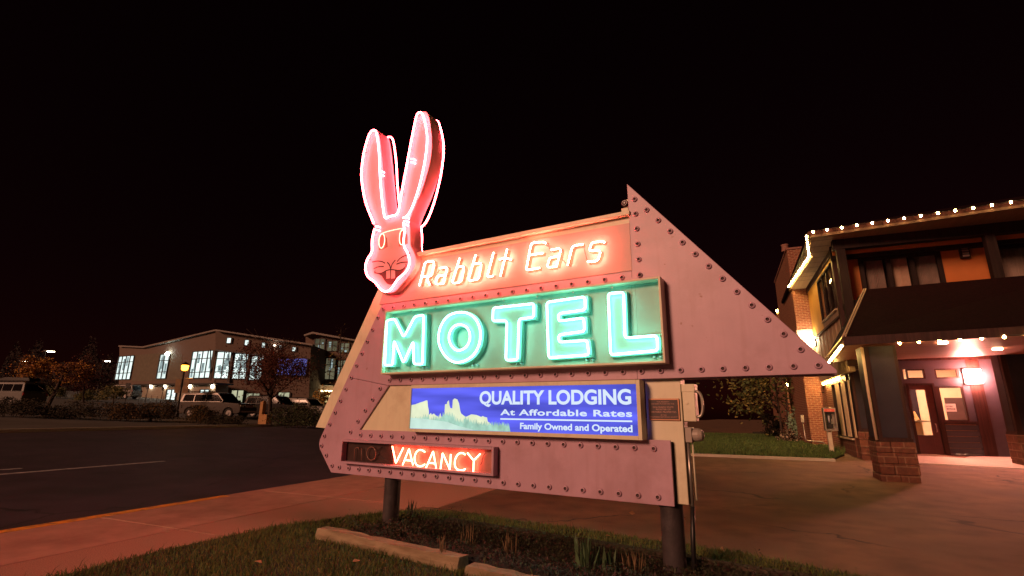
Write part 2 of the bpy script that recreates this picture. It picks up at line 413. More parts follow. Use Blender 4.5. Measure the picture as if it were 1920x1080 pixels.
LET = [
 ('M', tb, ts, [[(195, 240), (305, 212), (440, 480), (600, 182), (728, 156), (710, 870), (585, 868), (578, 540), (435, 850), (300, 528), (278, 882), (165, 886)]]),
 ('O', tb, ts, [[(938, 480), (965, 330), (1050, 190), (1150, 135), (1265, 115), (1380, 135), (1480, 210), (1540, 330), (1553, 460), (1530, 600), (1460, 730), (1350, 815), (1200, 855), (1080, 800), (1000, 700), (950, 590)],
                [(1088, 480), (1110, 390), (1160, 320), (1240, 293), (1320, 310), (1380, 370), (1402, 460), (1385, 560), (1330, 640), (1230, 682), (1150, 640), (1105, 560)]]),
 ('T', tb2, ts2, [[(132, 360), (540, 316), (537, 452), (390, 470), (375, 878), (258, 882), (270, 488), (126, 490)]]),
 ('E', tb2, ts2, [[(668, 303), (1050, 248), (1052, 378), (785, 415), (785, 492), (1038, 458), (1045, 592), (785, 628), (790, 702), (1072, 684), (1088, 828), (686, 857)]]),
 ('L', tb2, ts2, [[(1283, 216), (1436, 203), (1450, 660), (1770, 636), (1778, 785), (1306, 827)]])]
TD = .165; FD = .125
def outset(pts, r):
    n = len(pts); ar = sum(pts[i][0]*pts[(i+1) % n][1]-pts[(i+1) % n][0]*pts[i][1] for i in range(n)); sg = 1 if ar > 0 else -1
    out = []
    for i in range(n):
        a = Vector(pts[i-1]); b = Vector(pts[i]); c = Vector(pts[(i+1) % n])
        d1 = (b-a).normalized(); d2 = (c-b).normalized()
        n1 = Vector((d1.y, -d1.x))*sg; n2 = Vector((d2.y, -d2.x))*sg; k = (n1+n2)
        k = k.normalized()*min(2.2, 1/max(.35, k.normalized().dot(n1)))*r if k.length > .05 else n1*r
        out.append((b.x+k.x, b.y+k.y))
    return out
def ring_prism(mb, o, i, d0, d1):                         # annulus: outer and inner outlines
    n = 48
    def res(pts):
        P = [Vector(p) for p in pts]; L = [0]
        for k in range(len(P)): L.append(L[-1]+(P[(k+1) % len(P)]-P[k]).length)
        out = []
        for j in range(n):
            t = L[-1]*j/n; k = max(q for q in range(len(P)) if L[q] <= t)
            f = (t-L[k])/(L[k+1]-L[k]); out.append(P[k].lerp(P[(k+1) % len(P)], f))
        return out
    o = res(o); i = res(i)
    P = [W(*p, d1) for p in o]+[W(*p, d1) for p in i]+[W(*p, d0) for p in o]+[W(*p, d0) for p in i]; fs = []
    for k in range(n):
        l = (k+1) % n
        fs += [(k, l, n+l, n+k), (k, 2*n+k, 2*n+l, l), (n+k, n+l, 3*n+l, 3*n+k)]
    mb.add(P, fs)
for ch, o_, s_, loops in LET:
    body = MB(); L2 = []
    for k, lp in enumerate(loops):
        q = SP(lp, TD, o_, s_)
        if ch == 'O': q = chaikin(q, 2, True)
        L2.append(q)
    if ch == 'O': ring_prism(body, outset(L2[0], .022), outset(L2[1], -.022), .05, FD)
    else: body.spoly(outset(L2[0], .02), .05, FD)
    lt = body.build('letter', mint, motel)
    for q in L2:
        tu = MB(); tu.sm = True
        r_ = q if ch == 'O' else fillet(q, .035, True)
        tu.tube([W(u, z, TD) for u, z in r_], .0115, 8, True)
        tu.mi = 1
        for k in range(0, len(q), max(1, len(q)//5)): tu.tube([W(*q[k], FD), W(*q[k], TD)], .006, 6)
        tu.build('neon_tube', [n_grn, ceram], motel)
    q = L2[0]
    zb = min(p[1] for p in q); ub = max(p[0] for p in q if p[1] < zb+.08)
    for du in (.0, .06):
        hd = MB(); hd.lathe([(.014, 0), (.016, .02), (.010, .045), (.001, .05)], W(ub-du, max(cz0+.045, zb-.035), .05), SN, 10); hd.build('electrode_bushing', ceram, motel)
bl_ = MB()                                                # small clamps hanging from the cabinet's upper lip
for t in (.11, .22, .5, .62, .74, .86): bl_.sbox(lerp(cu0, cu1, t), lerp(cu0, cu1, t)+.012, cz1-.05, cz1-.02, .10, .112)
bl_.build('lip_clamp', silver, motel)
sm2 = MB()
for x in (1185, 1192): 
    u = S(x, 560, .05)[0]; sm2.sbox(u, u+.003, cz0+.3, cz1-.03, .05, .0512)
sm2.build('panel_seam', mat('seam_green', (.10, .2, .15), .6), motel)
# ---- Rabbit Ears lettering
ro = (770, 420); rs = 4.923
RD = .065
RL = [[(80, 570), (131, 362), (150, 347), (207, 345), (217, 362), (192, 470), (178, 482), (112, 484)], [(150, 486), (158, 530), (176, 562)],
      [(268, 408), (325, 398), (337, 412), (300, 552)], [(322, 470), (258, 478), (245, 490), (230, 540), (238, 556), (296, 550)],
      [(452, 315), (385, 530), (395, 548), (452, 538), (466, 525), (492, 405), (482, 390), (424, 400)],
      [(600, 285), (533, 505), (543, 523), (612, 512), (627, 500), (652, 375), (642, 360), (578, 370)],
      [(765, 262), (705, 488), (760, 480)], [(890, 232), (828, 480)], [(818, 328), (850, 316), (890, 318), (928, 330)],
      [(1248, 180), (1232, 166), (1135, 170), (1110, 190), (1068, 415), (1078, 425), (1190, 405)], [(1096, 288), (1225, 268)],
      [(1295, 238), (1372, 226), (1386, 240), (1345, 395)], [(1370, 300), (1295, 308), (1280, 320), (1262, 385), (1272, 400), (1340, 393)],
      [(1448, 380), (1490, 215), (1515, 198), (1590, 188)],
      [(1790, 172), (1775, 162), (1690, 168), (1667, 182), (1650, 238), (1665, 248), (1740, 245), (1752, 262), (1730, 330), (1710, 343), (1632, 348)]]
for pth in RL:
    q = fillet(SP(pth, RD, ro, rs), .03)
    tu = MB(); tu.sm = True; tu.tube([W(u, z, RD) for u, z in q], .008, 8); tu.mi = 1
    for k in range(0, len(q), max(2, len(q)//3)): tu.tube([W(*q[k], .005), W(*q[k], RD)], .004, 5)
    tu.build('neon_letter', [n_org, ceram], sign)
    tu = MB()                                            # the letter painted on the panel behind its tube
    for (ua_, za), (ub_, zb_) in zip(q, q[1:]):
        dv = Vector((ub_-ua_, zb_-za))
        if dv.length < 1e-5: continue
        nn = Vector((-dv.y, dv.x)).normalized()*.021
        tu.quad(W(ua_+nn.x, za+nn.y, .0065), W(ub_+nn.x, zb_+nn.y, .0065), W(ub_-nn.x, zb_-nn.y, .0065), W(ua_-nn.x, za-nn.y, .0065))
        tu.v = tu.v
    tu.build('painted_letter', letter_or, sign)
bt = MB(); bt.sm = True                                   # blacked-out linking tubes between letters
for a, b in (((178, 560), (268, 420)), ((1250, 185), (1296, 236)), ((1370, 300), (1448, 375)), ((1592, 192), (1632, 345)), ((318, 470), (390, 430))):
    p = SP([a, b], RD-.01, ro, rs); bt.tube([W(*p[0], RD-.01), W(*p[1], RD-.01)], .005, 6)
bt.build('blackout_tube', letter_or, sign)
# ---- rabbit head box with its tubes
r7 = (660, 200); s7 = 4.91; r8 = (660, 380); s8 = 6.0
PD = .10; TDR = .155
out_px = [(r7[0]+x/s7, r7[1]+y/s7) for x, y in [(200, 1080), (125, 880), (100, 700), (95, 600), (115, 430), (160, 270), (192, 222), (215, 211), (240, 222), (262, 320), (285, 560), (305, 800), (325, 985), (340, 1003), (405, 995), (425, 975), (445, 900), (510, 560), (550, 340), (600, 90), (620, 60), (650, 45), (690, 48), (715, 110), (740, 330), (720, 520), (650, 760), (560, 960), (530, 1040)]]
out_px += [(r8[0]+x/s8, r8[1]+y/s8) for x, y in [(648, 210), (657, 330), (657, 480), (690, 540), (722, 620), (720, 680), (690, 760), (600, 870), (545, 930), (500, 990), (440, 1015), (385, 1015), (330, 1000), (290, 950), (255, 905), (175, 850), (150, 780), (148, 700), (180, 620), (232, 560), (225, 450), (240, 340), (258, 285)]]
ol = [S(x, y, PD) for x, y in out_px]
hb = MB(); hb.spoly(chaikin(ol, 1, True), -.13, PD); head = hb.build('rabbit_head', [rabpink], sign)
sidem = MB()                                              # seams of the sheet-metal side wall
E1 = [(200, 1075), (120, 880), (90, 700), (85, 600), (105, 430), (150, 270), (178, 224), (205, 211), (224, 228), (240, 330), (254, 480), (256, 620), (275, 860), (298, 1015), (312, 1030), (345, 1008), (408, 1000), (430, 960), (445, 850), (500, 560), (540, 340), (590, 92), (605, 60), (630, 49), (652, 66), (685, 200), (695, 320), (670, 520), (620, 740), (560, 920), (512, 1008), (470, 1024)]
F1 = [(258, 290), (240, 340), (222, 450), (230, 555), (180, 620), (150, 700), (155, 780), (180, 840), (258, 890), (300, 950), (340, 990), (385, 1002), (435, 982), (475, 920), (520, 850), (600, 790), (640, 720), (648, 640), (625, 560), (585, 500), (580, 430), (590, 330), (580, 220)]
e1 = chaikin(SP(E1, TDR, r7, s7), 2); f1 = chaikin(SP(F1, TDR, r8, s8), 2)
for q in (e1, f1):
    tu = MB(); tu.sm = True; tu.tube([W(u, z, TDR) for u, z in q], .0125, 8); tu.mi = 1
    for k in range(4, len(q), 14): tu.tube([W(*q[k], PD), W(*q[k], TDR)], .005, 5)
    tu.build('neon_tube', [n_red, letter_or], head)
def back_shift(q):                                        # far-face tubes stand a little outside the box edge
    cx = sum(p[0] for p in q)/len(q); out = []
    for i, p in enumerate(q):
        a = Vector(q[max(0, i-1)]); b = Vector(q[min(len(q)-1, i+1)]); d = (b-a)
        if d.length < 1e-6: out.append(p); continue
        d.normalize(); out.append((p[0]+d.y*back_shift.s*.045, p[1]-d.x*back_shift.s*.045))
    return out
for q, s__ in ((e1, -1), (f1, 1)):                        # the same tubes on the far face
    back_shift.s = s__
    tu = MB(); tu.sm = True; q2 = outset(q, .035) if False else q; tu.tube([W(u, z, -.165) for u, z in back_shift(q)], .0125, 8); tu.build('neon_tube', n_red, head)
for cx, cy, rx, ry in ((335, 430, 32, 82), (562, 390, 28, 84)):
    q = [S(r8[0]+(cx+rx*cos(t*pi/12)+.12*ry*sin(t*pi/12)*-1*.6)/s8, r8[1]+(cy+ry*sin(t*pi/12))/s8, TDR-.02) for t in range(24)]
    tu = MB(); tu.sm = True; tu.tube([W(u, z, TDR-.02) for u, z in q], .007, 6, True); tu.build('neon_eye', glow('neon_eye_light', (1, .45, .3), 4) if 'neon_eye_light' not in MATS else MATS['neon_eye_light'], head)
    pe = MB(); P = SP([(cx-28, cy+95), (cx-32, cy-10), (cx-10, cy-70), (cx+30, cy-80), (cx+62, cy-40), (cx+68, cy+60), (cx+20, cy+85)], PD, r8, s8)
    P = [(u-.005, z-.01) for u, z in P]
    pe.spoly(P, PD, PD+.004); pe.build('painted_eye', letter_or, head)
tu = MB(); tu.sm = True; q = chaikin(SP([(340, 345), (400, 322), (500, 300), (560, 290), (600, 300)], TDR-.02, r8, s8), 2)
tu.tube([W(u, z, TDR-.02) for u, z in q], .0055, 6); tu.build('neon_brow', MATS['neon_eye_light'], head)
# painted face: plain smiling mouth with two front teeth, whisker lines
mo = MB(); q = SP([(250, 785), (290, 800), (340, 790), (385, 762), (435, 752), (480, 757), (530, 765), (580, 745), (612, 705), (585, 765), (545, 815), (500, 880), (470, 915), (430, 925), (395, 912), (365, 875), (335, 825), (300, 805)], PD, r8, s8)
mo.spoly(q, PD, PD+.002); mo.build('mouth', mouthcol, head)
for x0 in (386, 438):
    q = SP([(x0, 770 if x0 < 400 else 758), (x0+46, 756), (x0+46, 848), (x0+2, 856)], PD+.002, r8, s8); mo = MB(); mo.spoly(q, PD+.002, PD+.004); mo.build('tooth', rabpink, head)
for pth in ([(225, 668), (285, 655), (340, 662), (372, 682)], [(243, 745), (290, 720), (358, 718)], [(395, 670), (425, 700), (435, 750), (434, 850)], [(488, 645), (450, 690), (434, 750)],
            [(508, 662), (545, 620), (600, 592), (655, 572)], [(500, 692), (560, 670), (630, 668)], [(250, 785), (262, 765)], [(612, 715), (604, 690)], [(250, 785), (300, 800), (345, 788), (385, 762), (435, 752), (480, 757), (530, 765), (580, 745), (612, 705)]):
    wl = MB(); q = chaikin(SP(pth, PD+.0055, r8, s8), 2)
    for (a0, b0), (a1, b1) in zip(q, q[1:]):
        dv = Vector((a1-a0, b1-b0)); nn = Vector((-dv.y, dv.x)).normalized()*.0085
        wl.quad(W(a0+nn.x, b0+nn.y, PD+.0055), W(a1+nn.x, b1+nn.y, PD+.0055), W(a1-nn.x, b1-nn.y, PD+.0055), W(a0-nn.x, b0-nn.y, PD+.0055))
    wl.build('whisker_line', linecol, head)
# electrode bends where tubes turn back into the box
for (x, y), o_, s_ in (((540, 500), r7, s7), ((255, 615), r7, s7), ((480, 1040), r7, s7), ((262, 290), r8, s8), ((580, 230), r8, s8)):
    u, z = S(o_[0]+x/s_, o_[1]+y/s_, TDR)
    el = MB(); el.tube([W(u, z+.03, TDR), W(u+.035, z+.03, TDR-.01), W(u+.045, z+.025, PD)], .008, 6)
    el.tube([W(u, z-.02, TDR), W(u+.035, z-.025, TDR-.01), W(u+.045, z-.03, PD)], .008, 6)
    el.build('electrode_bend', n_red, head)
# ---- lit message box
QD = .12
qa = S(768.7, 722.1, QD); qb = S(1204.4, 825.9, QD); qc = S(1199, 711.9, QD); qd = S(767.5, 809.4, QD)
q0 = (qa[0]+qd[0])/2; q1 = (qb[0]+qc[0])/2; qz1 = (qa[1]+qc[1])/2; qz0 = (qb[1]+qd[1])/2
ia = S(770.5, 728.5, QD); ib = S(1196, 817.1, QD); ic = S(1192.6, 720, QD); idd = S(768, 803.8, QD)
i0 = max(q0+.012, (ia[0]+idd[0])/2); i1 = (ib[0]+ic[0])/2; iz1 = (ia[1]+ic[1])/2; iz0 = (ib[1]+idd[1])/2
fb = MB()
for a in ((q0, i0, qz0, qz1), (i1, q1, qz0, qz1), (i0, i1, qz0, iz0), (i0, i1, iz1, qz1)): fb.sbox(*a, -.029, QD)
msg = fb.build('message_box', cream, sign, .003)
fp = MB(); fp.sbox(i0, i1, iz0, iz1, .0, QD-.018); fp.build('lit_panel', glow('lit_blue_face', (.11, .12, .80), 1.0, .38, 1.6, (.5, .5, 5)), msg)
FDm = QD-.0175
def P5(pts, d, o=(750, 710), s=8.0): return SP(pts, d, o, s)
mt = MB(); q = P5([(168, 395), (230, 385), (300, 358), (345, 345), (395, 325), (412, 330), (420, 420), (432, 480), (435, 545), (465, 513), (475, 545), (505, 522), (540, 553), (585, 575), (605, 515), (622, 580), (650, 565), (668, 520), (675, 385), (705, 380), (708, 350), (733, 325), (742, 400), (755, 440), (785, 445), (793, 320), (820, 296), (860, 312), (885, 370), (905, 490), (920, 525), (985, 575), (1070, 535), (1150, 545), (1220, 575), (1240, 560), (1270, 575), (1305, 582), (1315, 640), (1340, 660), (1372, 690), (1400, 735), (1450, 740), (1470, 765), (1480, 798), (1350, 795), (150, 748)], FDm)
q = [(max(i0+.002, u), max(iz0+.002, z)) for u, z in q]; mt.spoly(q, FDm-.001, FDm+.001)
mt.build('mountain_art', glow('lit_cream_face', (.80, .86, .60), 1.0, .1, 5), msg)
random.seed(3); tr_ = [(150, 530)]; x = 155
while x < 1640:
    e = 560+45*sin(x*.006+1)+ (x-1000 if x > 1000 else 0)*.26+(60 if 430 < x < 620 else 0)+(50 if 820 < x < 950 else 0)
    tr_ += [(x, e+random.uniform(25, 60)), (x+12, e-random.uniform(0, 35))]; x += 24
tr_ += [(1655, 800), (150, 752)]
q = [(max(i0+.002, u), max(iz0+.002, z)) for u, z in P5(tr_, FDm)]
mt = MB(); mt.spoly(q, FDm-.0005, FDm+.0025); mt.build('forest_art', glow('lit_green_face', (.36, .62, .50), 1.0, .25, 9), msg)
mt = MB(); q = [(i0+.002, iz0+.13), (lerp(i0, i1, .1), iz0+.115), (lerp(i0, i1, .2), iz0+.09), (lerp(i0, i1, .26), iz0+.045), (lerp(i0, i1, .33), iz0+.012), (lerp(i0, i1, .33), iz0+.002), (i0+.002, iz0+.002)]
mt.spoly(q, FDm, FDm+.004); mt.build('meadow_art', glow('lit_mint_face', (.58, .80, .70), 1.0, .1, 6), msg)

TDm = FDm+.0045
def stext(mb, s, x0, x1, tl, bl, tr, br_, d, bold, sp=1.0):  # picture box on the panel: left, right, top/base at the left end, top/base at the right end
    a = S(x0, bl, d); b = S(x1, br_, d); c = S(x0, tl, d); e = S(x1, tr, d)
    zb = (a[1]+b[1])/2; zt = (c[1]+e[1])/2
    add_text(mb, s, W(a[0], zb, d), W(b[0], zb, d), W(a[0], zt, d), SN, .0, bold, sp)
tx = MB()
stext(tx, 'QUALITY LODGING', 898.7, 1184.1, 733.2, 764.5, 729, 762.5, TDm, .032)
stext(tx, 'At Affordable Rates', 938, 1185.5, 767.3, 779.4, 768.6, 781, TDm, .028, 1.08)
stext(tx, 'Family Owned and Operated', 975, 1186.4, 792.8, 808.6, 796.6, 814.2, TDm, .03)
a = S(938, 786, TDm); b = S(1185.5, 789.4, TDm); zz = (a[1]+b[1])/2
tx.quad(W(a[0], zz-.008, TDm), W(b[0], zz-.008, TDm), W(b[0], zz+.008, TDm), W(a[0], zz+.008, TDm))
tx.build('message_lettering', glow('lit_white_face', (.72, .84, .98), 1.0), msg)
# ---- vacancy box
VD = .10
va = S(641, 823, VD); vb = S(924.6, 896.2, VD); vc = S(925.8, 839.7, VD); vd = S(638.2, 865.8, VD)
v0 = (va[0]+vd[0])/2; v1 = (vb[0]+vc[0])/2; vz1 = (va[1]+vc[1])/2; vz0 = (vb[1]+vd[1])/2
fb = MB(); g = .035
for a in ((v0, v0+.012, vz0, vz1), (v1-g*.8, v1, vz0, vz1), (v0+.012, v1-g*.8, vz0, vz0+g*.75), (v0+.012, v1-g*.8, vz1-g*.8, vz1)): fb.sbox(*a, .0012, VD)
vac = fb.build('vacancy_box', mauve, sign, .003)
vm = S(738, 850, .012)[0]; bp = MB(); bp.sbox(v0+.012, vm, vz0+g*.75, vz1-g*.8, .0025, .013); bp.build('unlit_back_panel', mat('vacancy_dark_paint', (.05, .028, .026), .3, .3, 8), vac); bp = MB(); bp.sbox(vm+.001, v1-g*.8, vz0+g*.75, vz1-g*.8, .0025, .012); bp.build('back_panel', mat('vacancy_back_paint', (.30, .16, .14), .4, .25, 8), vac)
VT = .05; vo = (620, 810); vs = 5.647
for pth in ([(653, 150), (690, 330), (768, 168)], [(762, 348), (830, 178), (872, 350)], [(785, 298), (858, 304)], [(998, 212), (965, 190), (930, 190), (900, 220), (884, 280), (900, 345), (940, 364), (975, 358), (996, 342)],
            [(1008, 382), (1085, 203), (1117, 382)], [(1030, 325), (1105, 333)], [(1163, 388), (1185, 222), (1262, 398), (1272, 235)], [(1425, 240), (1400, 222), (1360, 224), (1328, 260), (1310, 320), (1322, 385), (1365, 407), (1400, 405), (1425, 392)],
            [(1448, 222), (1515, 302), (1583, 232)], [(1515, 302), (1510, 422)]):
    q = SP(pth, VT, vo, vs); q = chaikin(q, 2) if len(pth) > 5 else fillet(q, .012)
    tu = MB(); tu.sm = True; tu.tube([W(u, z, VT) for u, z in q], .008, 8); tu.build('neon_letter', n_vac, vac)
for pth in ([(250, 302), (254, 190), (262, 170), (282, 162), (296, 172), (300, 190)], [(326, 302), (326, 172)], [(430+48*cos(t*pi/10), 228+70*sin(t*pi/10)) for t in range(21)]):
    q = SP(pth, VT, vo, vs)
    tu = MB(); tu.sm = True; tu.tube([W(u, z, VT) for u, z in q], .0055, 8); tu.build('unlit_letter', deadtube, vac)
wr = MB(); 
for pth in ([(480, 240), (510, 250), (500, 200), (540, 160)], [(1640, 220), (1610, 260), (1600, 330), (1585, 345)], [(505, 255), (560, 280), (620, 320)]):
    q = chaikin(SP(pth, .03, vo, vs), 2); wr.tube([W(u, z, .03) for u, z in q], .004, 5)
wr.build('wire', blackp, vac)
# ---- plaque
k9 = 7.714; o9 = (1200, 700); QP = -.06
a = S(1215.5, 747.5, QP); b = S(1275.5, 788.5, QP); c = S(1216.8, 788, QP); e = S(1272.5, 747, QP)
h0 = (a[0]+c[0])/2; h1 = (b[0]+e[0])/2; hz1 = (a[1]+e[1])/2; hz0 = (b[1]+c[1])/2
mb = MB(); mb.sbox(h0, h1, hz0, hz1, -.0795, QP); pq = mb.build('plaque', mat('bronze_rim', (.45, .22, .13), .35, .1, 20, metal=.6), sign, .003)
mb = MB(); mb.sbox(h0+.012, h1-.012, hz0+.012, hz1-.012, QP+.0005, QP+.002); mb.build('plaque_field', mat('bronze_dark', (.045, .018, .016), .5), pq)
mb = MB()
for s_, x0, x1, y0, y1 in (('THIS PROPERTY', 240, 425, 405, 421), ('HAS BEEN PLACED ON THE', 165, 495, 433, 450), ('COLORADO STATE', 185, 485, 478, 500), ('REGISTER OF', 232, 445, 511, 533), ('HISTORIC PROPERTIES', 162, 525, 548, 571), ('BY THE', 302, 384, 596, 613), ('COLORADO HISTORICAL SOCIETY', 150, 545, 623, 640)):
    X0, X1, Y0, Y1 = o9[0]+x0/k9, o9[0]+x1/k9, o9[1]+y0/k9, o9[1]+y1/k9
    stext(mb, s_, X0, X1, Y0, Y1, Y0, Y1, QP+.004, .01)
mb.build('plaque_lettering', mat('bronze_raised', (.5, .25, .2), .4), pq)
# ---- things fixed beside the sign
ebox = empty('electrical_box', W(S(1292, 760, -.1)[0], 1.0, -.15), 'cream electrical disconnect boxes and conduit on the right edge of the neon sign', 'electrical box')
mb = MB(); a = S(1277.5, 721.5, -.10); b = S(1306, 790.5, -.10); mb.sbox(a[0], b[0], b[1], a[1], -.24, -.10); mb.sbox(a[0]-.004, b[0]+.006, a[1]-.07, a[1]+.006, -.245, -.095)
eb = mb.build('upper_box', cream, ebox, .006)
mb = MB(); mb.lathe([(.016, 0), (.016, .006), (.001, .007)], W((a[0]+b[0])/2-.02, (a[1]+b[1])/2, -.10), SN, 12); mb.build('knob', cream, eb)
mb = MB(); mb.sm = True; c = (b[0]+.02); zc = (a[1]+b[1])/2-.0
q = [W(c-.015, zc+.11, -.14), W(c+.02, zc+.10, -.14), W(c+.04, zc+.04, -.14), W(c+.04, zc-.06, -.14), W(c+.02, zc-.12, -.14), W(c-.015, zc-.13, -.14)]
mb.tube(chaikin(q, 2), .014, 8); mb.build('switch_handle', silver, eb)
mb = MB(); a = S(1283.5, 801, -.10); b = S(1298, 830, -.10); mb.sbox(a[0], b[0], b[1], a[1], -.24, -.10)
mb.lathe([(.062, 0), (.062, .05), (.05, .085), (.02, .10), (.001, .10)], W(b[0], (a[1]+b[1])/2, -.17), SX, 16); mb.build('meter_box', mat('grey_box_paint', (.36, .31, .27), .5), ebox, .004)
mb = MB(); mb.sm = True; x0 = S(1290, 832, -.14)[0]; zb = S(1299, 949, -.14)[1]
mb.tube([W(x0, b[1], -.14), W(x0, zb, -.14)], .019, 10); mb.build('conduit', silver, ebox)
mb = MB(); mb.sm = True; mb.tube([W(x0, zb, -.14), W(x0-.02, .3, -.14), W(x0-.03, -.1, -.14)], .021, 10); mb.build('cable', blackp, ebox)
mb = MB(); mb.sm = True; mb.tube([W(x0+.035, b[1], -.17), W(x0+.035, zb+.05, -.17)], .008, 8); mb.build('conduit', cream, ebox)
sc = empty('security_camera', W(S(1172, 405, -.1)[0], S(1172, 405, -.1)[1], -.12), 'small round security camera standing on the sign beside the arrow tip', 'security camera')
a = S(1165, 404, -.08); b = S(1177, 393, -.08)
mb = MB(); mb.sbox(a[0], a[0]+.085, a[1]-.02, a[1]+.085, -.16, -.08); mb.build('mount', cream, sc, .008)
mb = MB(); mb.sbox(a[0]+.03, a[0]+.1, a[1]+.085, a[1]+.19, -.17, -.10); mb.build('housing', cream, sc, .01)
mb = MB(); mb.sm = True; mb.lathe([(.04, -.05), (.04, .03), (.034, .04), (.022, .034), (.001, .034)], W(a[0]+.045, a[1]+.135, -.10), SN, 18); mb.build('lens', mat('lens_dark', (.06, .012, .015), .25), sc)
# the far face carries the same MOTEL cabinet (turned round): it lights the drive behind
mc = (cu0+cu1)/2
turn = Matrix.Rotation(pi, 4, 'Z'); piv = W(mc, 0, -.15)
T_ = Matrix.Translation(piv) @ turn @ Matrix.Translation(-piv)
def mirror_copy(o, parent):
    mw = mwl(o); c = o.copy(); COL.objects.link(c)
    c.data = o.data.copy(); c.data.transform(Matrix.Translation(-Vector((0, 0, 0))) )
    c.data.transform(T_); c.name = 'rear_'+o.name.split('.')[0]; put(c, parent)
    return c
rc = mirror_copy(motel, sign)
for ch in list(motel.children): mirror_copy(ch, rc)
mc = (S(735, 500)[0]+S(1182, 420)[0])/2; piv = W(mc, 0, -.15); T_ = Matrix.Translation(piv) @ turn @ Matrix.Translation(-piv)
for ch in list(sign.children):
    if ch.name.split('.')[0] in ('neon_letter', 'painted_letter', 'name_panel'): mirror_copy(ch, sign)
# ================================================================== GROUND
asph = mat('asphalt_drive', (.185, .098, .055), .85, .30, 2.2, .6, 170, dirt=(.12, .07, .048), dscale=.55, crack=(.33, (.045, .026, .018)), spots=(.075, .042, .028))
road = mat('asphalt_road', (.058, .042, .056), .6, .25, 1.5, .4, 150, dirt=(.036, .032, .036), dscale=.4, crack=(.25, (.018, .016, .018)))
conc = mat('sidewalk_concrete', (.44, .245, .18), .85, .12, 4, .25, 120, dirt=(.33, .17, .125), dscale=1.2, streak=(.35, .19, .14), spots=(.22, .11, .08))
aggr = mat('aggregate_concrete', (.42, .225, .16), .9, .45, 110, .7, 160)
curbm = mat('curb_concrete', (.42, .37, .31), .85, .1, 5, .2, 80)
yellow = mat('yellow_curb_paint', (.80, .36, .03), .6, .2, 8, dirt=(.25, .17, .1), dscale=7)
soil = mat('lawn_soil', (.035, .03, .018), .95, .4, 20, .6, 60)
mulch = mat('dark_mulch', (.030, .018, .014), .95, .5, 30, .8, 70)
white = mat('road_paint', (.5, .5, .52), .6, .2, 6, dirt=(.1, .1, .1), dscale=8)
def sheet(name, xs, ys, m, dz=0, zf=None):
    mb = MB(); zf = zf or zg
    vs = [(x, y, zf(x, y)+dz) for y in ys for x in xs]; nx = len(xs)
    fs = [(j*nx+i, j*nx+i+1, (j+1)*nx+i+1, (j+1)*nx+i) for j in range(len(ys)-1) for i in range(nx-1)]
    mb.sm = True; mb.add(vs, fs); o = mb.build(name, m); tag(o, kind='structure'); return o
def frange(a, b, n): return [a+(b-a)*i/n for i in range(n+1)]
XS = [-170, -140, -125, -110, -92, -75, -65, -56, -47, -38, -32, -26, -20, -14, -8.2]+frange(-7.5, -1.5, 8)+[0, 4, 8, 12, 16, 25, 60]
YS = [-60, -40, -20, 0, 5, 9]+frange(11, 21, 10)+[25, 30, 40, 60, 100, 165]
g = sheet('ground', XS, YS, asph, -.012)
XR = [-26, -23, -20, -17, -14, -11, -8.25]; YR = [-60, -20, 0, 10, 20, 40, 80, 160]
sheet('road', XR, YR, road, -.004)
def strip(name, x0, x1, y0, y1, m, top, label=None, cat=None, n=40):
    mb = MB()
    for i in range(n):
        a = lerp(y0, y1, i/n); b = lerp(y0, y1, (i+1)/n)
        P = [(x0, a), (x1, a), (x1, b), (x0, b)]
        mb.add([(x, y, zg(x, y)+top) for x, y in P], [(0, 1, 2, 3)])
        mb.quad((x0, a, zg(x0, a)-.1), (x0, a, zg(x0, a)+top), (x0, b, zg(x0, b)+top), (x0, b, zg(x0, b)-.1))
        mb.quad((x1, a, zg(x1, a)+top), (x1, a, zg(x1, a)-.1), (x1, b, zg(x1, b)-.1), (x1, b, zg(x1, b)+top))
    o = mb.build(name, m); tag(o, kind='structure'); return o
# sidewalk slabs with open joints, curb edge, aggregate band
ys = [-9, -4.6, -1.0, 1.9, 4.6, 7.3, 10.0, 12.7, 15.4, 18.1, 20.8, 23.5, 26.2, 29, 33, 38, 44]
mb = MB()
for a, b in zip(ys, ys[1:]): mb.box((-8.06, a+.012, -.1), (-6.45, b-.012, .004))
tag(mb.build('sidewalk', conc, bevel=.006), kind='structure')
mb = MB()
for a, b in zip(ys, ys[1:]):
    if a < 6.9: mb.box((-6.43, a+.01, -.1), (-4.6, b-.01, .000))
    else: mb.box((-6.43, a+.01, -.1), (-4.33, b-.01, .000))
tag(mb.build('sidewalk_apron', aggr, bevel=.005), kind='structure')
strip('curb', -8.24, -8.07, -9, 6.6, yellow, .006)
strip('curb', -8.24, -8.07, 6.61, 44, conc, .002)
strip('road_line', -13.62, -13.50, -8, 9, white, .0, n=20)
strip('road_line', -14.35, -14.24, -8, 6.4, white, .0, n=16)
strip('far_curb', -26.2, -26.0, -40, 120, curbm, .13)
far = sheet('far_ground', [-140, -125, -110, -92, -75, -65, -56, -47, -38, -32, -26.2], [-60, -20, 0, 20, 40, 60, 90, 120, 160], mat('parking_lot_asphalt', (.085, .075, .065), .85, .2, .6), .004)
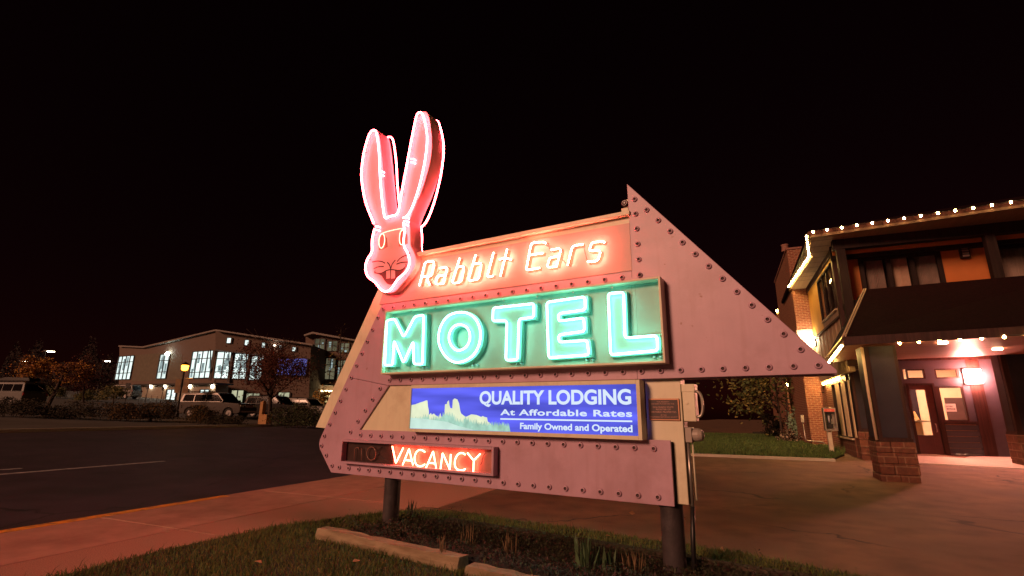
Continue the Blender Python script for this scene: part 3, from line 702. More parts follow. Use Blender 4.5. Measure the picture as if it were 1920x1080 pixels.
# lawn islands: soil + grass blades
def poly_ground(name, pts, m, top, zf=zg, kind='structure'):
    mb = MB(); P = [(x, y, zf(x, y)+top) for x, y in pts]; Q = [(x, y, zf(x, y)-.1) for x, y in pts]
    mb.prism(P, Q); o = mb.build(name, m); tag(o, kind=kind); return o
GE = [onZ(x, y, 0) for x, y in ((150, 1073), (300, 1035), (450, 1003), (540, 985), (633, 973), (717, 963), (785, 958), (840, 961), (900, 969), (1060, 991), (1238, 1017), (1400, 1042), (1600, 1080))]
isl = [(p.x, p.y) for p in GE]+[(1.9, 5.7), (1.9, -2.5), (-5.9, -2.5)]
poly_ground('lawn', isl, soil, .012)
def inpoly(x, y, P):
    c = False; n = len(P); j = n-1
    for i in range(n):
        if (P[i][1] > y) != (P[j][1] > y) and x < (P[j][0]-P[i][0])*(y-P[i][1])/(P[j][1]-P[i][1])+P[i][0]: c = not c
        j = i
    return c
def grass(name, P, n, hmin, hmax, m, avoid=None, zf=zg, box=None, wd=.004, dens=None):
    rnd = random.Random(11); x0 = min(p[0] for p in P); x1 = max(p[0] for p in P); y0 = min(p[1] for p in P); y1 = max(p[1] for p in P)
    if box: x0, x1, y0, y1 = max(x0, box[0]), min(x1, box[1]), max(y0, box[2]), min(y1, box[3])
    mb = MB(); k = 0
    while k < n:
        x = rnd.uniform(x0, x1); y = rnd.uniform(y0, y1); k += 1
        if not inpoly(x, y, P) or (avoid and avoid(x, y)): continue
        z = zf(x, y)+.01; a = rnd.uniform(0, 2*pi); h = rnd.uniform(hmin, hmax)*(.75+.5*abs(sin(x*2.1+1.3*y))); l = h*rnd.uniform(.2, .9); b = rnd.uniform(0, 2*pi)
        dx, dy = cos(a)*wd, sin(a)*wd; lx, ly = cos(b)*l, sin(b)*l
        mb.mi = rnd.randrange(3)
        mb.add([(x-dx, y-dy, z), (x+dx, y+dy, z), (x+lx*.45+dx*.7, y+ly*.45+dy*.7, z+h*.7), (x+lx*.45-dx*.7, y+ly*.45-dy*.7, z+h*.7), (x+lx, y+ly, z+h)], [(0, 1, 2, 3), (3, 2, 4)])
    o = mb.build(name, m); tag(o, kind='stuff'); return o
gm = [mat('grass_green', (.105, .14, .025), .7, .2), mat('grass_olive', (.15, .135, .028), .7, .2), mat('grass_dark', (.05, .065, .015), .7, .2)]
# planter bed between timbers, set square to the sign
pa = onZ(603, 1010, .0); pbv = Vector((cos(radians(-10.5)), sin(radians(-10.5)), 0)); pn = Vector((-pbv.y, pbv.x, 0))
tb0 = onZ(999, 1014, .0); depth_ = (tb0-pa).dot(pn); plen = 5.0
def bedpt(a, b): return pa+pbv*a+pn*b
bedP = [(p.x, p.y) for p in (bedpt(.1, .1), bedpt(plen, .1), bedpt(plen, depth_), bedpt(.55, depth_))]
poly_ground('planter_soil', bedP, mulch, .07)
inbed = lambda x, y: inpoly(x, y, bedP)
g1 = grass('lawn_grass', isl, 120000, .018, .05, gm, inbed, box=(-6, 1.9, 2.2, 8), wd=.0035)
tag(g1, 'short mown grass around the planter', 'grass')
g3 = grass('lawn_weeds', isl, 5000, .05, .11, gm, inbed, box=(-6, 1.9, 2.2, 8), wd=.003)
tag(g3, 'scattered longer blades in the lawn', 'grass')
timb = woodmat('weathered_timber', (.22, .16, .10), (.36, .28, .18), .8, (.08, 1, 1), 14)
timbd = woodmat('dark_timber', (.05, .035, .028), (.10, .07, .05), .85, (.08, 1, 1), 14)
def timber(a0, b0, a1, b1, wd, ht, m, label, rot=0):
    A = bedpt(a0, b0); Bp = bedpt(a1, b1); dv = (Bp-A); ln = dv.length; dv.normalize(); nn = Vector((-dv.y, dv.x, 0)); rnd = random.Random(int(a0*100+b0*10))
    mb = MB(); n = 14
    rows = []
    for i in range(n+1):
        c = A+dv*ln*i/n
        j = [rnd.uniform(-.008, .008) for _ in range(6)]
        rows.append([c-nn*wd/2+UP*(-.05), c-nn*(wd/2+j[0])+UP*(ht*.5), c-nn*(wd/2-.018+j[1])+UP*(ht+j[4]), c+nn*(wd/2-.02+j[2])+UP*(ht+j[5]), c+nn*wd/2+UP*(-.05)])
    vs = [v for r in rows for v in r]; fs = []
    for i in range(n):
        for k in range(4): fs.append((i*5+k, i*5+5+k, i*5+6+k, i*5+1+k))
    fs.append((0, 1, 2, 3, 4)); fs.append((n*5+4, n*5+3, n*5+2, n*5+1, n*5)); mb.add(vs, fs)
    return tag(mb.build('landscape_timber', m), label, 'timber edging')
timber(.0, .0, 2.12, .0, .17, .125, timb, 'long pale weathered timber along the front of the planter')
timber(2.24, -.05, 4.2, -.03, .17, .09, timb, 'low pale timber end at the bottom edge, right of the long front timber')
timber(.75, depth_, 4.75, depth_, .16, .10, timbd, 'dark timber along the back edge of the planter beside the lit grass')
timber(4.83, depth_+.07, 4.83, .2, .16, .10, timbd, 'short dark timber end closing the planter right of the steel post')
# planter plants
random.seed(5)
dk = [mat('plant_dark_leaf', (.030, .030, .014), .7, .3), mat('plant_red_leaf', (.06, .02, .016), .7, .3), mat('plant_olive_leaf', (.05, .055, .022), .7, .3)]
dry = mat('dry_stalk', (.16, .10, .05), .8, .3)
iris = mat('iris_leaf', (.07, .12, .055), .5, .2)
mb = MB(); rnd = random.Random(4)
for k in range(22000):
    a = rnd.uniform(.12, plen-.05); b = rnd.uniform(.1, depth_-.07); p = bedpt(a, b)
    hh = .05+.24*max(0, sin(a*1.7+.4)*sin(b*5+.6)*.7+.3*sin(a*5.1+b*7))*rnd.random()+.05*rnd.random()
    z = .06+hh*rnd.random(); s_ = rnd.uniform(.008, .022); th = rnd.uniform(0, 2*pi); el = rnd.uniform(-.6, 1.1)
    d1 = Vector((cos(th)*cos(el), sin(th)*cos(el), sin(el)))*s_; d2 = Vector((-sin(th), cos(th), 0))*s_*.5; c = Vector((p.x, p.y, z))
    mb.mi = rnd.choice((0, 0, 1, 2)); mb.add([c-d1, c+d2, c+d1, c-d2], [(0, 1, 2, 3)])
tag(mb.build('ground_cover', dk), 'dark leafy ground cover filling the planter', 'ground cover', kind='stuff')
def tuft(x, y, n, h, m, name, label, spread=.1, wd=.008):
    p = onZ(x, y, .07); mb = MB(); rnd = random.Random(int(x))
    for _ in range(n):
        a = rnd.uniform(0, 2*pi); r = rnd.uniform(0, spread); hh = h*rnd.uniform(.55, 1); l = rnd.uniform(.05, .35)*hh; b = rnd.uniform(0, 2*pi)
        c = Vector((p.x+r*cos(a), p.y+r*sin(a)*.6, .05)); q = c+Vector((l*cos(b), l*sin(b), hh)); md = c.lerp(q, .55)+Vector((0, 0, hh*.06)); th = rnd.uniform(0, pi)
        w_ = Vector((cos(th), sin(th), 0))*wd
        mb.add([c-w_*.8, c+w_*.8, md+w_, md-w_, q], [(0, 1, 2, 3), (3, 2, 4)])
    return tag(mb.build(name, m), label, 'plant', 'plants in the planter bed')
tuft(1098, 1068, 26, .33, iris, 'iris_plant', 'clump of broad green blades at the bottom right of the planter', .13, .014)
tuft(1142, 1072, 16, .28, iris, 'iris_plant', 'smaller green bladed clump between the larger one and the steel post', .10, .012)
tuft(955, 1040, 34, .26, dry, 'dry_grass_clump', 'spiky dry straw clump standing in the middle of the planter', .12, .004)
tuft(826, 1046, 22, .28, dry, 'dry_grass_clump', 'thin upright straw stalks near the front timber', .05, .004)
tuft(877, 1020, 18, .27, dry, 'dry_grass_clump', 'sparse reddish dry stalks behind the straw near the steel post', .09, .004)
tuft(1195, 1075, 30, .24, dry, 'dry_grass_clump', 'dense dry straw clump beside the right steel post', .12, .004)
tuft(745, 1008, 26, .2, dk[2], 'low_shrub', 'olive leafy sprig at the foot of the left steel post', .1, .010)
tuft(770, 965, 14, .25, dk[0], 'low_shrub', 'dark sprig rising just right of the left steel post', .05, .010)
# far-side lawn by the motel with its curb
LW = [onG(1303, 853), onG(1440, 858), onG(1560, 863.5), onG(1562, 845), onG(1548, 838)]
L2 = [(p.x, p.y) for p in LW]
lawn2 = [(-5.5, L2[0][1]-.1), (-1.2, L2[0][1])]+[L2[1], (L2[2][0], L2[2][1])]+[(3.3, 19.4), (3.35, 23), (3.35, 42), (-5.5, 46)]
poly_ground('motel_lawn', lawn2, soil, .035)
cb = MB()
A0 = (-5.6, L2[0][1]-.28); A1 = (L2[2][0]+.05, L2[2][1]-.17)
for i in range(24):
    a = [lerp(A0[k], A1[k], i/24) for k in (0, 1)]; b = [lerp(A0[k], A1[k], (i+1)/24) for k in (0, 1)]
    za = zg(*a); zb = zg(*b)
    P = [(a[0], a[1]-.09, za), (b[0], b[1]-.09, zb), (b[0], b[1]+.13, zb), (a[0], a[1]+.13, za)]
    cb.add([(x, y, z-.1) for x, y, z in P]+[(x, y, z+.06) for x, y, z in P], [(4, 5, 6, 7), (0, 1, 5, 4), (2, 3, 7, 6)]+([(0, 4, 7, 3)] if i == 0 else [])+([(1, 2, 6, 5)] if i == 23 else []))
tag(cb.build('lawn_curb', curbm), kind='structure')
gm2 = [mat('lawn_green', (.07, .13, .026), .7, .2), mat('lawn_green_mid', (.10, .15, .036), .7, .2), mat('lawn_green_deep', (.035, .065, .016), .7, .2)]
g2 = grass('motel_lawn_grass', lawn2, 60000, .05, .11, gm2, None, box=(-3.4, 3.4, 17, 34), wd=.012, zf=lambda x, y: zg(x, y)+.03)
tag(g2, 'green grass lawn beside the motel', 'grass')
# concrete landing in front of the office door
poly_ground('entry_walk', [(p.x, p.y) for p in (onG(1700, 868), onG(1960, 882), onG(1960, 858), onG(1718, 846))], curbm, .012)
# ================================================================== THE MOTEL
brick = brickmat('red_brick', (.26, .075, .038), (.20, .055, .028), (.36, .22, .13), .21, .07)
block = brickmat('split_face_block', (.15, .055, .03), (.12, .042, .024), (.20, .11, .07), .40, .20, msize=.014)
dkwood = woodmat('dark_brown_trim', (.030, .014, .012), (.050, .024, .020), .6)
blackwood = woodmat('black_beam', (.018, .011, .010), (.03, .018, .015), .7)
bluep = mat('slate_blue_panel', (.06, .058, .075), .6, .1, 3, .05, 50, spec=.2)
colp = mat('column_panel_shaded', (.030, .026, .036), .6, .15, 3, .1, 50, spec=.15)  # darker copy of the slate blue panel, the columns' shade put into its colour
ochre = mat('ochre_panel', (.60, .33, .06), .65, .1, 2)
orangep = mat('orange_panel', (.48, .15, .03), .65, .1, 2)
tan = woodmat('tan_soffit_board', (.42, .27, .15), (.50, .34, .19), .7, (1, .05, 1), 10)
siding = woodmat('weathered_siding', (.26, .18, .12), (.40, .30, .20), .8, (1, 1, .05), 16)
redwood = woodmat('red_soffit_board', (.30, .11, .06), (.40, .16, .09), .45, (.06, 1, 1), 14)
roofm = mat('dark_shingle', (.012, .0025, .004), .95, .4, 14, .5, 40, spec=.1)
glass = glassmat('window_glass')
curt = mat('curtain_cloth', (.30, .22, .18), .9, .15, 5)
curt2 = mat('pale_curtain_cloth', (.62, .45, .33), .9, .1, 5)
band = mat('white_stone_band', (.55, .45, .33), .8, .1, 6)
trimlight = mat('pale_trim', (.52, .40, .27), .7, .1, 5)
roomwall = mat('office_wall', (.75, .50, .34), .8, .08, 3)
oak = woodmat('oak_furniture', (.38, .20, .07), (.50, .28, .11), .5)
bulbm = glow('bulb_glow', (1, .60, .17), 230)
motelb = empty('motel_building', (4, 19, 0), 'two storey brown motel building with brick chimney, orange panels and string lights along its eaves', 'motel')
def vwall_x(mb, X, th, Y0, Y1, z0, z1): mb.box((X, Y0, z0), (X+th, Y1, z1))
XSd = 3.42; YF = 17.5; YW = 20.9
ZB = .15
# upper side wall with its three-light window
wTL = onX(1533, 525.5, XSd); wTR = onX(1558, 501, XSd); wBR = onX(1568, 580, XSd); wBL = onX(1542.4, 598.7, XSd)
wy0 = (wTR.y+wBR.y)/2; wy1 = (wTL.y+wBL.y)/2; wz0 = (wBL.z+wBR.z)/2; wz1 = (wTL.z+wTR.z)/2
ZS = 6.53; zl = 4.42
mb = MB(); mb.box((XSd, wy1+.06, zl), (XSd+.15, 22.8, ZS)); mb.box((XSd, YF, wz1+.05), (XSd+.15, wy1+.06, ZS))
mb.build('ochre_wall', ochre, motelb)
mb = MB(); mb.box((XSd, YF, zl), (XSd+.15, wy1+.06, wz0-.04))
for k in range(7): mb.box((XSd-.012, YF+.3+k*.62, 2.9), (XSd+.1, YF+.315+k*.62, zl-.02))
mb.box((XSd+.003, YF, 2.75), (XSd+.15, 22.8, zl-.003)); mb.build('siding_wall', siding, motelb)
mb = MB(); mb.box((XSd-.05, YF-.1, zl-.04), (XSd+.1, 22.8, zl+.03)); mb.box((XSd-.04, YF-.1, ZS-.2), (XSd+.05, 22.8, ZS-.002)); mb.box((XSd-.06, YF-.22, 2.9), (XSd+.25, YF-.002, ZS-.004))
mb.box((XSd, YF, wz0-.04), (XSd+.15, wy0-.05, wz1+.05)); mb.build('wall_trim', dkwood, motelb)
mb = MB(); f = .05
mb.box((XSd-.03, wy0-.05, wz0-.05), (XSd+.05, wy0, wz1+.05)); mb.box((XSd-.03, wy1, wz0-.05), (XSd+.05, wy1+.05, wz1+.05)); mb.box((XSd-.03, wy0, wz1), (XSd+.05, wy1, wz1+.05)); mb.box((XSd-.03, wy0, wz0-.05), (XSd+.05, wy1, wz0))
for t in (1/3, 2/3): mb.box((XSd-.02, lerp(wy0, wy1, t)-.03, wz0), (XSd+.04, lerp(wy0, wy1, t)+.03, wz1))
fr = mb.build('side_window', blackwood, motelb)
mb = MB(); mb.quad((XSd+.02, wy0, wz0), (XSd+.02, wy0, wz1), (XSd+.02, wy1, wz1), (XSd+.02, wy1, wz0)); mb.build('pane', glass, fr)
def curtain(mb, p, q, z0, z1, n=60, amp=.03, ax=0):
    p = Vector(p); q = Vector(q); nn = Vector((-(q-p).y, (q-p).x, 0)).normalized(); mb.sm = True
    for i in range(n):
        a = p.lerp(q, i/n)+nn*amp*sin(i*1.3); b = p.lerp(q, (i+1)/n)+nn*amp*sin((i+1)*1.3)
        mb.quad((a.x, a.y, z0), (b.x, b.y, z0), (b.x, b.y, z1), (a.x, a.y, z1))
mb = MB(); curtain(mb, (XSd+.18, wy0-.1, 0), (XSd+.18, wy1+.1, 0), wz0-.1, wz1+.1); mb.build('curtain', curt2, fr)
mb = MB(); mb.box((XSd-.06, wy0-.05, wz0-.085), (XSd+.02, wy1+.05, wz0-.051)); mb.build('sill', trimlight, fr)
# upper front wall behind the gallery
def xz(x, y, Y): p = onY(x, y, Y); return p.x, p.z
zt = ZS; zb_ = 4.3
a0 = XSd+.25; p1 = xz(1615, 530, YF)[0]; p2 = xz(1772, 520, YF)[0]; p3 = xz(1868, 510, YF)[0]
ztop = xz(1690, 478, YF)[1]; zbot = 4.75
mb = MB(); mb.box((a0, YF, zb_), (p1, YF+.15, ztop)); mb.build('orange_wall', orangep, motelb); mb = MB(); mb.box((p2, YF, zb_), (p3, YF+.15, ztop)); mb.build('orange_wall', orangep, motelb)
mb = MB(); mb.box((a0, YF, ztop+.002), (14, YF+.15, zt)); mb.box((p1+.002, YF, zb_), (p2-.002, YF+.15, zbot)); mb.box((p3+.002, YF, zb_), (14, YF+.15, zbot))
mb.box((XSd+.151, YF, 2.8), (3.78, YF+.149, zb_-.002)); mb.box((3.781, YF+.012, 3.2), (14, YF+.149, zb_-.002)); mb.build('front_wall', dkwood, motelb)
for (x0, x1, cols) in ((p1, p2, (0, .36, .66, 1)), (p3, p3+3.0, (0, .4, .7, 1))):
    mb = MB()
    mb.box((x0+.003, YF-.04, ztop-.08), (x1-.003, YF+.06, ztop)); mb.box((x0+.003, YF-.04, zbot), (x1-.003, YF+.06, zbot+.06))
    for t in cols:
        c = lerp(x0+.06, x1-.06, t); mb.box((c-.055, YF-.045, zbot+.062), (c+.055, YF+.06, ztop-.082))
    fr = mb.build('gallery_window', blackwood, motelb)
    mb = MB(); mb.quad((x0+.1, YF+.02, zbot), (x1-.1, YF+.02, zbot), (x1-.1, YF+.02, ztop), (x0+.1, YF+.02, ztop)); mb.build('pane', glass, fr)
    for i in range(3):
        mb = MB(); curtain(mb, (lerp(x0, x1, cols[i])+.08, YF+.25, 0), (lerp(x0, x1, cols[i+1])-.05, YF+.25, 0), zbot-.1, ztop+.1, 70, .03); mb.build('curtain', curt2 if i == 1 else curt, fr)
    mb = MB(); mb.box((x0-.1, YF+.5, zbot-.2), (x1+.1, YF+.55, ztop+.2)); mb.build('room_back', blackwood, fr)
wl = xz(1806, 474, YF); mb = MB(); mb.box((wl[0]-.10, YF-.14, wl[1]-.18), (wl[0]+.10, YF, wl[1]+.16)); mb.box((wl[0]-.12, YF-.16, wl[1]+.16), (wl[0]+.12, YF, wl[1]+.19)); gl_ = mb.build('gallery_lantern', blackp, motelb)
mb = MB(); 
for k in range(4): mb.box((wl[0]-.075, YF-.146, wl[1]-.15+k*.075), (wl[0]+.075, YF-.141, wl[1]-.10+k*.075))
mb.build('lantern_glass', mat('frosted_lantern', (.35, .25, .22), .3), gl_)
# gallery posts and beams
for x, y in ((1583, 520), (1857, 460)):
    c = onY(x, y, 16.6); mb = MB(); mb.box((c.x-.11, 16.5, 3.4), (c.x+.11, 16.7, ZS-.3)); mb.build('gallery_post', blackwood, motelb)
mb = MB(); c = onY(1563, 480, 16.6).x; mb.box((c, 16.48, ZS-.30), (14, 16.72, ZS-.004)); mb.build('gallery_beam', blackwood, motelb)
mb = MB(); mb.box((3.45, 16.7, 4.55), (14, YF-.01, 4.72)); mb.build('gallery_floor', blackwood, motelb)
mb = MB(); mb.box((c+.03, YF-.4, ztop-.05), (14, YF-.3, ZS-.02)); mb.build('gallery_valance', blackwood, motelb)
mb = MB(); mb.box((c+.05, 16.95, ZS-.35), (14, 17.0, ZS-.1)); mb.build('gallery_fascia', orangep, motelb)
# roof: flat tan soffit and dark shingled slope
e1_ = onZ(1518.6, 446, ZS); e2_ = onZ(1522.8, 482, ZS); e3_ = onZ(1482.5, 540.5, ZS); e4_ = onZ(1920, 388, ZS); ed = (e4_-e1_); e5_ = e1_+ed*2.2
of = [(e1_.x, e1_.y), (e5_.x, e5_.y), (14, 18.6), (3.5, 18.6), (3.5, 23.2), (e3_.x, 23.2), (e3_.x, e3_.y), (e2_.x, e2_.y)]
mb = MB(); mb.prism([(x, y, ZS) for x, y in of], [(x, y, ZS+.06) for x, y in of]); sf = mb.build('eave_soffit', tan, motelb)
mb = MB()
for k in range(9):                                        # board joints under the eave
    t = k*.62+.35; mb.obox((e1_.x+.03, e1_.y+t, ZS-.006), (1.0, -.06, 0), (0, .014, 0), (0, 0, .004))
mb.build('board_joint', dkwood, sf)
mb = MB(); q_ = e1_+ed*2.2; mb.prism([e1_+Vector((.0, -.002, -.01)), q_+Vector((0, -.002, -.01)), q_+Vector((0, -.002, .06)), e1_+Vector((0, -.002, .06))], [e1_+Vector((.0, -.026, -.01)), q_+Vector((0, -.026, -.01)), q_+Vector((0, -.026, .06)), e1_+Vector((0, -.026, .06))]); mb.build('eave_fascia', dkwood, sf)
of2 = [(x-.015 if x < 5 else x, y) for x, y in of]
mb = MB()
rf0 = [Vector((e1_.x-.03, e1_.y-.03, ZS+.061)), Vector((14, e5_.y-.03, ZS+.061)), Vector((14, 26, ZS+.061)), Vector((e3_.x-.03, 26, ZS+.061))]
mb.prism([p+Vector((0, 0, .13)) for p in rf0], rf0)
mb.prism([rf0[0]+Vector((.02, .02, .131)), rf0[1]+Vector((0, .02, .131)), rf0[2]+Vector((0, 0, .131)), rf0[3]+Vector((.02, 0, .131))], [rf0[0]+Vector((3.2, 3.6, 1.5)), rf0[1]+Vector((0, 3.6, 1.5)), rf0[2]+Vector((0, -1, 1.5)), rf0[3]+Vector((3.2, -1, 1.5))])
mb.build('roof', roofm, motelb)
# chimney
YC = 22.8
cx0 = onY(1487, 560, YC).x; ct = onY(1492, 467, YC).z; cy1 = onX(1457, 560, cx0).y
bz0 = onY(1510, 652, YC).z; bz1 = onY(1505, 618, YC).z
lx0 = cx0+.0
mb = MB(); mb.box((cx0, YC, bz1), (3.42, cy1, ct)); mb.box((lx0, YC, ZB-.2), (3.42, cy1, bz0)); ch = mb.build('chimney', brick, motelb)
mb = MB(); mb.box((cx0-.02, YC-.02, bz0+.001), (3.41, cy1+.02, bz1-.001)); mb.build('stone_band', band, ch)
mb = MB(); mb.box((cx0-.04, YC-.04, ct), (3.44, cy1+.04, ct+.08)); mb.sm = True; mb.lathe([(.16, 0), (.13, .25), (.16, .3), (.12, .32), (.1, .1)], ((cx0+3.3)/2-.2, YC+.5, ct+.08), UP, 12); mb.build('chimney_cap', mat('clay_pot', (.25, .12, .09), .8), ch)
# ground floor: side wall, corner piers, recessed entry wall
mb = MB(); X2 = 3.56
mb.box((X2, 21.35, ZB), (X2+.2, 22.8, 2.75)); mb.build('side_brick_wall', brick, motelb)
mb = MB(); mb.box((X2, 18.95, 2.55), (X2+.2, 21.35, 2.748)); mb.box((X2-.06, 18.6, 2.749), (X2+.2, 22.8, 2.9)); mb.build('side_lintel', dkwood, motelb)
mb = MB(); mb.box((X2, 18.95, ZB), (X2+.2, 21.35, .80)); mb.build('side_base_wall', block, motelb)
mb = MB(); fz0, fz1 = .80, 2.55
for y in (19.0, 19.55, 20.15, 20.75, 21.3): mb.box((X2-.03, y-.045, fz0+.04), (X2+.08, y+.045, fz1))
mb.box((X2-.04, 18.96, fz0), (X2+.1, 21.35, fz0+.038)); fr = mb.build('striped_window', blackwood, motelb)
mb = MB(); mb.box((X2-.08, 18.96, fz0-.05), (X2+.05, 21.35, fz0-.002)); mb.box((X2-.06, 19.5, fz1+.001), (X2+.05, 21.35, fz1+.10)); mb.build('sill', trimlight, fr)
for xa, xb, xc_, xd in ((1567, 1573, 1577, 1584), (1578, 1584.5, 1588.5, 1595), (1590.5, 1593, 1602, 1605)):
    y0 = (onX(xb, 724, X2-.04).y+onX(xd, 812, X2-.04).y)/2; y1 = (onX(xa, 724, X2-.04).y+onX(xc_, 812, X2-.04).y)/2
    mb = MB(); mb.box((X2-.045, y0, fz0+.04), (X2-.0305, y1, fz1)); mb.build('blind', mat('pale_blind', (.68, .52, .34), .8) if 'pale_blind' not in MATS else MATS['pale_blind'], fr)
mb = MB(); mb.quad((X2+.06, 18.96, fz0), (X2+.06, 21.35, fz0), (X2+.06, 21.35, fz1), (X2+.06, 18.96, fz1)); mb.build('pane', mat('dark_pane', (.02, .015, .012), .15), fr)
def pier(name, x0, x1, y0, y1, zb, zt1, zt2, inset=.05):
    rnd = random.Random(int(x0*10)); mb = MB()
    n = 4; h = (zt1-zb)/n
    for k in range(n):                                    # split-face courses, each block a little uneven
        for i in range(2):
            j = [rnd.uniform(-.012, .012) for _ in range(3)]
            xa = lerp(x0, x1, i/2); xb = lerp(x0, x1, (i+1)/2)
            if k % 2 and i == 0: xb -= (x1-x0)*.12
            if k % 2 and i == 1: xa -= (x1-x0)*.12
            mb.box((xa+(.004 if i else j[2]), y0+j[0], zb+k*h), (xb-(0 if i else .004)+(j[2] if i else 0), y1+j[1], zb+(k+1)*h-.006))
    P = mb.build(name, block, motelb, .012)
    mb = MB(); q = .035; mb.box((x0+q, y0+q, zt1), (x1-q, y1-q, zt2))
    mb.box((x0+q-.02, y0+q-.02, zt1), (x1-q+.02, y1-q+.02, zt1+.07))
    mb.build('column', dkwood, P)
    mb = MB(); g = (x1-x0)*.17; mb.box((x0+q+g, y0+q-.014, zt1+.09), (x1-q-g*.55, y0+q-.002, zt2-.02)); mb.box((x0+q-.012, y0+q+g, zt1+.09), (x0+q-.002, y1-q-g, zt2-.02)); mb.build('column_panel', colp, P)
    return P
pier('pier', 3.0, 3.72, 13.9, 14.6, .0, .92, 3.06)
pier('pier', 3.58, 4.03, 18.45, 18.94, .12, 1.02, 2.9)
pier('pier', 7.22, 7.95, 18.35, 19.0, .12, 1.02, 3.25)
EW = lambda x, y: xz(x, y, YW)
dx0 = EW(1703, 722)[0]; dx1 = EW(1747, 722)[0]; dz1 = EW(1724, 722)[1]; DZ = .30
gx0 = EW(1711, 775)[0]; gx1 = EW(1743, 775)[0]; gz0 = EW(1735, 816)[1]; gz1 = EW(1719, 731)[1]
t0x, t1x = EW(1698.5, 701)[0]+.02, EW(1734.5, 701)[0]; tz0, tz1 = EW(1716, 710.5)[1], EW(1716, 692)[1]
t2x, t3x = EW(1753, 701)[0], EW(1798, 701)[0]
m0x, m1x = EW(1764, 757)[0], EW(1812, 757)[0]; mz0, mz1 = EW(1793, 790)[1], EW(1784, 724.5)[1]
wr0 = EW(1833, 790)[0]; wr1 = EW(1858, 790)[0]; ZT = 3.45
mb = MB()                                                # entry wall built round its openings
mb.box((3.76, YW, ZB), (dx0-.08, YW+.16, ZT)); mb.box((dx0-.08, YW, tz1), (wr0, YW+.16, ZT)); mb.box((dx0-.08, YW, dz1+.06), (wr0, YW+.16, tz0))
mb.box((t1x, YW, tz0), (t2x, YW+.16, tz1)); mb.box((t3x, YW, tz0), (wr0, YW+.16, tz1)); mb.box((m1x, YW, mz0), (wr0, YW+.16, dz1+.06)); mb.box((dx1+.06, YW, mz1), (m1x, YW+.16, dz1+.06))
mb.box((wr1, YW, ZB), (13, YW+.16, ZT)); mb.build('entry_wall', bluep, motelb)
mb = MB(); mb.box((wr0, YW-.02, ZB), (wr1, YW+.16, ZT)); mb.box((dx1+.06, YW-.02, ZB), (m0x-.0, YW+.16, mz1)); mb.box((dx0-.08, YW-.02, DZ), (dx0, YW+.16, dz1+.06)); mb.box((dx0, YW-.02, dz1), (dx1+.06, YW+.16, dz1+.06)); mb.box((dx1, YW-.02, DZ), (dx1+.06, YW+.16, dz1))
mb.box((m0x, YW-.05, mz0-.10), (wr0, YW+.16, mz0)); mb.box((3.76, YW-.03, ZT-.14), (13, YW-.001, ZT)); mb.build('entry_trim', dkwood, motelb)
mb = MB()
n = 6; hz = (mz0-.10-ZB)/n
for k in range(n): mb.box((m0x+.001, YW+.0, ZB+k*hz), (wr0-.001, YW+.15, ZB+(k+1)*hz-.012))
mb.build('lap_siding', bluep, motelb)
for a in ((t0x, t1x, tz0, tz1), (t2x, t3x, tz0, tz1), (m0x, m1x, mz0, mz1)):
    mb = MB(); x0, x1, z0, z1 = a; f = .045
    for b in ((x0, x0+f, z0, z1), (x1-f, x1, z0, z1), (x0+f, x1-f, z0, z0+f), (x0+f, x1-f, z1-f, z1)): mb.box((b[0]+.001, YW+.01, b[2]+.001), (b[1]-.001, YW+.10, b[3]-.001))
    fr = mb.build('office_window', dkwood, motelb); mb = MB(); mb.quad((x0+f, YW+.05, z0+f), (x1-f, YW+.05, z0+f), (x1-f, YW+.05, z1-f), (x0+f, YW+.05, z1-f)); mb.build('pane', glass, fr)
mb = MB()
for b in ((dx0, gx0, DZ, dz1), (gx1, dx1, DZ, dz1), (gx0, gx1, DZ, gz0), (gx0, gx1, gz1, dz1)): mb.box((b[0]+.002, YW+.02, b[2]+.002), (b[1]-.002*(b[1] == dx1), YW+.08, b[3]-.002*(b[3] == dz1)))
door = mb.build('door', mat('maroon_door', (.07, .016, .018), .45), motelb)
mb = MB(); mb.quad((gx0, YW+.05, gz0), (gx1, YW+.05, gz0), (gx1, YW+.05, gz1), (gx0, YW+.05, gz1)); mb.build('pane', glass, door)
mb = MB(); mb.sm = True; hx = (gx1+dx1)/2; mb.tube([(hx, YW+.02, 1.25), (hx, YW-.04, 1.25), (hx, YW-.04, 1.0), (hx, YW+.02, 1.0)], .012, 8); mb.build('handle', silver, door)
# office behind the glass
mb = MB(); ox0, ox1, oy, oz = 4.3, 10, 24.6, 3.4
mb.quad((ox0, oy, .28), (ox1, oy, .28), (ox1, oy, oz), (ox0, oy, oz)); mb.quad((ox0, YW+.17, .28), (ox0, oy, .28), (ox0, oy, oz), (ox0, YW+.17, oz)); mb.quad((ox1, oy, .28), (ox1, YW+.17, .28), (ox1, YW+.17, oz), (ox1, oy, oz)); mb.quad((ox0, YW+.17, oz), (ox0, oy, oz), (ox1, oy, oz), (ox1, YW+.17, oz))
mb.build('office_room', roomwall, motelb)
mb = MB(); mb.quad((ox0, YW+.1, .29), (ox1, YW+.1, .29), (ox1, oy, .29), (ox0, oy, .29)); mb.build('office_floor', mat('office_carpet', (.14, .06, .04), .9), motelb)
mb = MB(); mb.box((5.6, oy-.04, 1.35), (6.9, oy-.005, 2.55)); mb.build('office_mirror', mat('dark_mirror', (.05, .03, .04), .15, metal=.3), motelb)
mb = MB(); mb.box((7.75, oy-.05, .9), (9.2, oy-.005, 2.2)); mb.build('office_board', mat('dark_board', (.08, .03, .03), .5), motelb)
